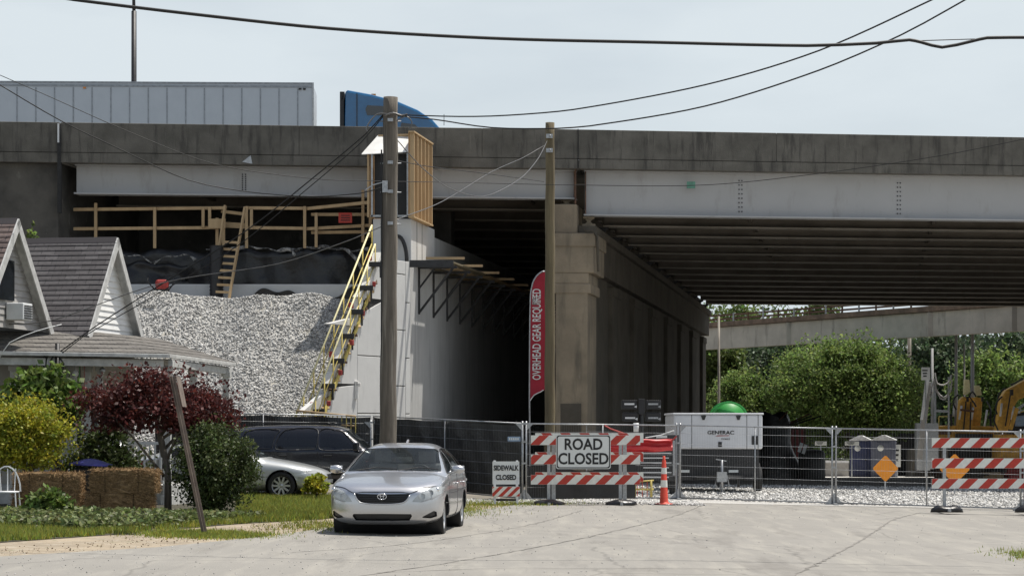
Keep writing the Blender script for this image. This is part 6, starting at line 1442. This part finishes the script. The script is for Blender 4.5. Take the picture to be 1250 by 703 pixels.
ftree(40, 61, 276, 330, 8, 'leaf_far2', 500, .06, 45, 'small leafy sprig between the two gables', 8)
rs = np.random.RandomState(51)
bl = [(x, 215+rs.uniform(-8, 8), rs.uniform(2, 5), rs.uniform(5, 8), 4, rs.uniform(5, 8)) for x in np.arange(-10, 95, 6)]
p = blob_pts(bl, 60000, 52, .6); tag(leaves('far_wood', p, .30, 'leaf_deep', tilt=1, seed=53), 'far dark green wood closing the view under the bridge', 'wood', kind='stuff')
# ================================================================ far street furniture
def extra(ep_, D_, items):
    for nm, m_, a, b, w_ in items:
        mb = MB(); mb.beam(P(*a, D_)+Vector((0, -.25, 0)), P(*b, D_)+Vector((0, -.25, 0)), w_, w_); ep_(mb, nm, m_, .01)
def toilet(px, D, m, label, w=1.15):
    x = PX(px, D); z = PZ(583, D); r_ = empty('portable_toilet', (x, D, z), R(-12), label, 'toilet', 'portable toilets beyond the bridge')
    mb = MB(); mb.bb((-w/2, -w/2, .05), (w/2, w/2, 2.02)); mb.build('cabin', m, r_, bevel=.03)
    mb = MB(); mb.prism([(-w/2-.03, 0, 2.03), (-w/2-.03, 0, 2.06), (-.1, 0, 2.30), (.1, 0, 2.30), (w/2+.03, 0, 2.06), (w/2+.03, 0, 2.03)], (0, -w/2-.03, 0), (0, w/2+.03, 0)); mb.build('roof', 'toilet_roof', r_, bevel=.02)
    mb = MB(); mb.bb((-.38, -w/2-.03, .12), (.38, -w/2+.01, 1.92)); d = mb.build('door', m, r_, bevel=.015)
    mb = MB(); mb.box((.28, -w/2-.05, 1.0), (.06, .04, .12)); mb.build('handle', 'black', d)
    mb = MB(); mb.cyl((-.15, -w/2-.034, 1.62), (-.15, -w/2-.045, 1.62), .17, 16); mb.build('round_label', 'sign_white', r_)
    mb = MB()
    for i in range(4): mb.box((w/2+.005, -.3+i*.18, 1.8), (.02, .1, .12))
    mb.build('vent', 'dark_metal', r_)
    mb = MB(); mb.box((0, 0, .03), (w+.1, w+.1, .08)); mb.build('skid', 'black', r_)
toilet(1051, 120.5, 'toilet_blue', 'navy blue portable toilet, the left one of the pair'); toilet(1079, 119.5, 'toilet_grey', 'greyish blue portable toilet, the right one of the pair', 1.3)
def far_sign(px, py, w, h, D, label, m='sign_white', ink=True):
    c = P(px, py, D); r_, rp = world_thing('sign', (c.x, c.y, zg(c.x, D)), label, 'sign'); mb = MB(); mb.box(c, (w, .04, h)); rp(mb, 'plate', m)
    mb = MB(); mb.beam((c.x, D+.05, zg(c.x, D)-.1), (c.x, D+.05, c.z), .06, .05); rp(mb, 'post', 'steel')
    if ink:
        mb = MB()
        for i in range(3): mb.box(c+Vector((-w*.1+.0*i, -.025, h*(.25-.22*i))), (w*(.6-.1*i), .006, h*.09))
        rp(mb, 'lettering', 'ink')
far_sign(1040, 541, .75, .22, 118, 'small white plate left of the navy toilet'); far_sign(1002, 541, .62, .22, 118, 'small white plate in front of the tree left of the toilets'); far_sign(1095.5, 556, .36, 1.2, 119, 'tall narrow white board right of the toilets')
far_sign(1130, 456, .47, .7, 121.5, 'small white box sign on top of the slanted white mast')
# low grey barrier and planting left of toilets
bw, bwp = world_thing('barrier_wall', (PX(1000, 123), 123, -1), 'low pale barrier with white top rail left of the toilets', 'barrier')
mb = MB(); mb.bb((PX(950, 123), 123, -1.0), (PX(1036, 123), 123.4, -.25)); bwp(mb, 'wall', 'grey_siding'); mb = MB(); mb.bb((PX(950, 123), 122.9, -.24), (PX(1036, 123), 123.5, -.12)); bwp(mb, 'cap', 'white_metal')
ftree(1010, 125, 543, 570, 32, 'leaf_far2', 3000, .07, 61, 'low weedy bushes behind the pale barrier', 20, cat='bush'); ftree(955, 117, 552, 572, 8, 'leaf_far2', 900, .06, 62, 'small bright shrub left of the black barrel', 8, cat='bush')
tcn, tcp = world_thing('storage_drum', (PX(988, 98), 98, zg(13, 98)), 'black waste drum with two white labels standing under the bridge edge', 'drum')
x = PX(991, 98); z = zg(x, 98); mb = MB(); mb.lathe([(.001, 0), (.58, 0), (.60, .1), (.60, 1.15), (.5, 1.3), (.2, 1.35), (.001, 1.35)], (x, 98, z), 'Z', 18); tcp(mb, 'drum', 'black')
mb = MB(); mb.box(P(977, 546, 97.2), (.14, .03, .42), rot=Matrix.Rotation(.3, 3, 'Y')); mb.box(P(982, 548, 97.2), (.14, .03, .42), rot=Matrix.Rotation(.3, 3, 'Y')); tcp(mb, 'label', 'white_metal')
rd, rdp = world_thing('dumpster', (PX(965, 105), 105, zg(13, 105)), 'dark red steel container in the shade right of the generator', 'container')
x0, x1 = PX(948, 105), PX(982, 105); z = zg(13, 105); z1 = PZ(522, 105); mb = MB(); mb.bb((x0, 105, z+.1), (x1, 108, z1)); rdp(mb, 'box', 'red', .03)
mb = MB()
for i in range(7): xx = x0+(x1-x0)*i/6; mb.bb((xx-.04, 104.92, z+.1), (xx+.04, 105, z1))
mb.bb((x0-.05, 104.9, z1-.08), (x1+.05, 105.0, z1+.03)); rdp(mb, 'rib', 'rust')
mb = MB(); mb.beam(P(972, 510, 104.5), P(976, 522, 104.5), .06, .04); rdp(mb, 'stick', 'white_metal')
cpl, cpp = world_thing('covered_pile', (PX(944, 99), 99, zg(11, 99)), 'tall pile under dark sheeting just right of the white generator', 'pile')
mb = MB(); mb.sm = True; zb_ = zg(11, 99); hh_ = PZ(506, 99)-zb_
mb.grid(lambda u, v: Vector((PX(944, 99)+1.25*(1-.55*v+.08*math.sin(v*9))*math.cos(u*6.283)*(1+.1*math.sin(u*23)), 99+1.2*(1-.5*v)*math.sin(u*6.283), zb_+hh_*v*(1+.05*math.sin(u*13)))), 48, 10); cpp(mb, 'sheeting', 'tarp')
for i in range(7):
    mb = MB(); a_ = i*.9; mb.tube([(PX(944, 99)+.5*math.cos(a_), 99+.4*math.sin(a_), zb_+hh_*.8), (PX(944, 99)+1.3*math.cos(a_)+.8, 98.6+.4*math.sin(a_), zb_+hh_*(.98+.03*(i % 3)))], .035, 5); cpp(mb, 'loose_rod', 'rust' if i % 2 else 'dark_metal')
# black screened fence far right, behind barricade
bs, bsp = world_thing('screen_fence', (PX(1180, 116), 116, -1), 'black screened fence running behind the toilets to the right edge', 'fence')
mb = MB(); mb.sm = True; mb.grid(lambda u, v: Vector((PX(1090, 127)+22*u, 127.5-1*u+.05*math.sin(u*60), -1.1+2.5*v)), 60, 4); bsp(mb, 'screen', 'tarp')
for i in range(8):
    mb = MB(); x = PX(1090, 127)+22*i/7; mb.cyl((x, 127.3-1*i/7, -1.2), (x, 127.3-1*i/7, 1.6), .04, 6); bsp(mb, 'post', 'steel')
# construction debris between
for k, (px, D_, w_, h_, m_) in enumerate(((1186, 92, .8, .5, 'old_conc'), (1218, 94, 1.2, .35, 'wood'), (1150, 100, .9, .6, 'rust'), (1236, 90, .7, .6, 'red'))):
    x = PX(px, D_); r_ = empty('material_stack', (x, D_, zg(x, D_)), 0, ['pale block stack behind the right striped barrier', 'low timber stack behind the right striped barrier', 'rusty bundle of forms left of the timber stack', 'small red crate at the right edge behind the barrier'][k], 'stack'); rs_ = random.Random(k)
    for i in range(5):
        mb = MB(); mb.box((rs_.uniform(-.1, .1), rs_.uniform(-.1, .1), h_*(i+.5)/5), (w_*rs_.uniform(.85, 1), .8, h_/5.6), rot=rs_.uniform(-.1, .1)); mb.build('layer', m_, r_)
# ---------------- excavators and drill rig
def excavator(px0, D, label, pts, house=True, seed=0):
    """pts: list of (px,py) for boom outline"""
    x = PX(px0, D); z = zg(x, D); r_, ep = world_thing('excavator', (x, D, z), label, 'excavator', 'yellow excavators beyond the bridge')
    return r_, ep
D = 124
e1, ep = excavator(1180, D, 'yellow brown excavator with folded boom and two pale lifting lugs', None)
def pp(lst, y0, th, ep, nm, m, bev=.03):
    mb = MB(); mb.prism([P(a, b, D)+Vector((0, y0, 0)) for a, b in lst], (0, 0, 0), (0, th, 0)); ep(mb, nm, m, bev)
pp([(1169, 528), (1172, 488), (1176, 484), (1190, 485), (1188, 502), (1186, 530)], 0, .6, ep, 'boom', 'cat'); pp([(1192, 500), (1195, 484), (1203, 486), (1202, 505), (1199, 530), (1190, 530)], .8, .5, ep, 'stick', 'cat')
pp([(1176, 481), (1177, 463), (1183, 463), (1184, 478), (1180, 482)], -.1, .3, ep, 'lug', 'pale_yellow'); pp([(1194, 483), (1193, 470), (1199, 470), (1202, 482)], .7, .3, ep, 'lug', 'pale_yellow')
for a, b in (((1170, 512), (1173, 495)), ((1185, 512), (1187, 497)), ((1163, 508), (1164, 492)), ((1201, 520), (1204, 500))):
    mb = MB(); mb.tube([P(*a, D)+Vector((0, -.2, 0)), P(*b, D)+Vector((0, -.2, 0))], .06, 6); ep(mb, 'piston', 'white_metal')
for q in ([(1166, 500), (1162, 490), (1168, 482), (1174, 486)], [(1190, 484), (1186, 478), (1182, 484), (1188, 492), (1192, 500)], [(1203, 490), (1208, 500), (1204, 515)], [(1160, 515), (1156, 500), (1162, 488)]):
    mb = MB(); mb.tube(catmull([P(a, b, D)+Vector((0, -.3, 0)) for a, b in q], False, .2).tolist(), .05, 5); ep(mb, 'hose', 'black')
pp([(1136, 545), (1136, 521), (1160, 519), (1215, 520), (1215, 545)], .3, 2.4, ep, 'machine_deck', 'cat', .08); pp([(1130, 583), (1132, 560), (1216, 560), (1220, 583)], .2, .8, ep, 'track', 'rubber', .15); pp([(1130, 583), (1132, 560), (1216, 560), (1220, 583)], 2.4, .8, ep, 'track', 'rubber', .15); pp([(1150, 562), (1150, 544), (1205, 544), (1205, 562)], .8, 1.5, ep, 'undercarriage', 'dark_metal', .05)
D = 121
e2, ep2 = excavator(1245, D, 'yellow brown excavator with curved boom reaching out of the right edge', None)
pp([(1216, 528), (1219, 505), (1222, 486), (1228, 476), (1240, 470), (1262, 458), (1300, 452), (1300, 474), (1262, 480), (1243, 488), (1236, 500), (1230, 528)], 0, .7, ep2, 'boom', 'cat', .06)
for a, b in (((1220, 508), (1222, 492)), ((1234, 512), (1237, 496))):
    mb = MB(); mb.tube([P(*a, D)+Vector((0, -.2, 0)), P(*b, D)+Vector((0, -.2, 0))], .06, 6); ep2(mb, 'piston', 'white_metal')
for q in ([(1222, 484), (1216, 490), (1214, 500), (1218, 510)], [(1226, 474), (1218, 480), (1216, 492)], [(1232, 470), (1244, 464), (1250, 460)], [(1217, 525), (1212, 512), (1216, 500)]):
    mb = MB(); mb.tube(catmull([P(a, b, D)+Vector((0, -.3, 0)) for a, b in q], False, .2).tolist(), .05, 5); ep2(mb, 'hose', 'black')
pp([(1238, 545), (1240, 505), (1262, 500), (1330, 500), (1330, 545)], .8, 2.2, ep2, 'cab', 'black', .06); pp([(1243, 520), (1244, 508), (1258, 506), (1258, 520)], .77, .05, ep2, 'cab_window', 'pale_blue', .01); pp([(1215, 583), (1218, 560), (1330, 560), (1330, 583)], .2, .8, ep2, 'track', 'rubber', .15); pp([(1225, 562), (1225, 530), (1330, 530), (1330, 562)], .5, 2.5, ep2, 'machine_deck', 'cat', .08)
D = 122
dr, drp = world_thing('drill_rig', (PX(1130, D), D, -1), 'drill rig with slanted white mast and drooping hoses beyond the bridge', 'drill rig')
mb = MB(); mb.beam(P(1122, 560, D), P(1133, 466, D), .32, .3); drp(mb, 'mast', 'grey_siding', .02)
mb = MB(); mb.beam(P(1125, 512, D-.2), P(1133, 462, D-.2), .16, .06); drp(mb, 'mast_face', 'white_metal', .01)
mb = MB(); mb.beam(P(1141, 560, D+.5), P(1141, 470, D+.5), .14, .14); mb.beam(P(1158, 545, D+.5), P(1158, 460, D+.5), .09, .09); mb.beam(P(1140, 501, D+.4), P(1158, 502, D+.4), .14, .14); mb.box(P(1131, 545, D+.2), (1.2, .6, 2.6)); drp(mb, 'frame', 'steel')
for q in ([(1141, 455), (1144, 468), (1152, 470), (1160, 464), (1162, 452)], [(1140, 462), (1144, 478), (1152, 485), (1160, 478), (1162, 460)], [(1142, 472), (1148, 486), (1154, 487), (1160, 474)], [(1138, 478), (1134, 488), (1128, 492)], [(1140, 465), (1135, 480), (1132, 492)]):
    mb = MB(); mb.tube(catmull([P(a, b, D+.3) for a, b in q], False, .2).tolist(), .05, 5); drp(mb, 'hose', 'grey_siding')
pp([(1116, 583), (1118, 548), (1160, 548), (1160, 583)], .4, 2.4, drp, 'engine_housing', 'old_conc', .05)
# far poles
for px, y0, D_, r0, lb in ((1167, 400, 128, .10, 'thin grey pole left of the excavator lugs'), (1187, 398, 126, .12, 'tall grey pole between the excavator lugs'), (1177, 420, 130, .06, 'thinnest dark pole between the two taller poles'), (1110, 410, 150, .16, 'dark wooden pole right of the large tree'), (1138, 425, 150, .10, 'grey pole above the drooping hoses'), (877.5, 386, 119.5, .07, 'pale added post standing for the sunlit edge of the far pier column')):  # last one added to stand for the sunlit far pier edge
    x = PX(px, D_); z0 = zg(x, D_); mb = MB(); mb.tube([(x, D_, z0), (x, D_, PZ(y0, D_))], [r0*1.1, r0*.8], 8); o = mb.build('pole', {1110: 'pole', 877.5: 'ramp_conc'}.get(px, 'grey_siding')); tag(o, lb, 'pole')

extra(ep, 124, [('rib', 'rust', (1171, 500), (1188, 502), .12), ('rib', 'cat', (1172, 488), (1190, 487), .16), ('hydraulic_line', 'dark_metal', (1175, 526), (1178, 490), .07), ('hydraulic_line', 'dark_metal', (1183, 526), (1184, 490), .07), ('guard_bar', 'dark_metal', (1160, 520), (1160, 505), .1), ('guard_bar', 'dark_metal', (1208, 520), (1208, 500), .1), ('hand_rail', 'yellow', (1145, 520), (1145, 508), .06), ('hand_rail', 'yellow', (1145, 508), (1162, 508), .06), ('pin', 'black', (1178, 487), (1181, 487), .3), ('pin', 'black', (1197, 487), (1199, 487), .26), ('cover_plate', 'rust', (1140, 528), (1160, 528), .2), ('cover_plate', 'black', (1165, 532), (1210, 532), .25)])
extra(ep2, 121, [('hydraulic_line', 'dark_metal', (1226, 520), (1232, 482), .07), ('cylinder', 'steel', (1240, 500), (1262, 484), .12), ('cylinder', 'cat', (1232, 524), (1240, 498), .2), ('pin', 'black', (1232, 479), (1235, 479), .32), ('hand_rail', 'yellow', (1238, 504), (1262, 499), .06), ('work_lamp', 'white_metal', (1241, 503), (1244, 503), .12)])
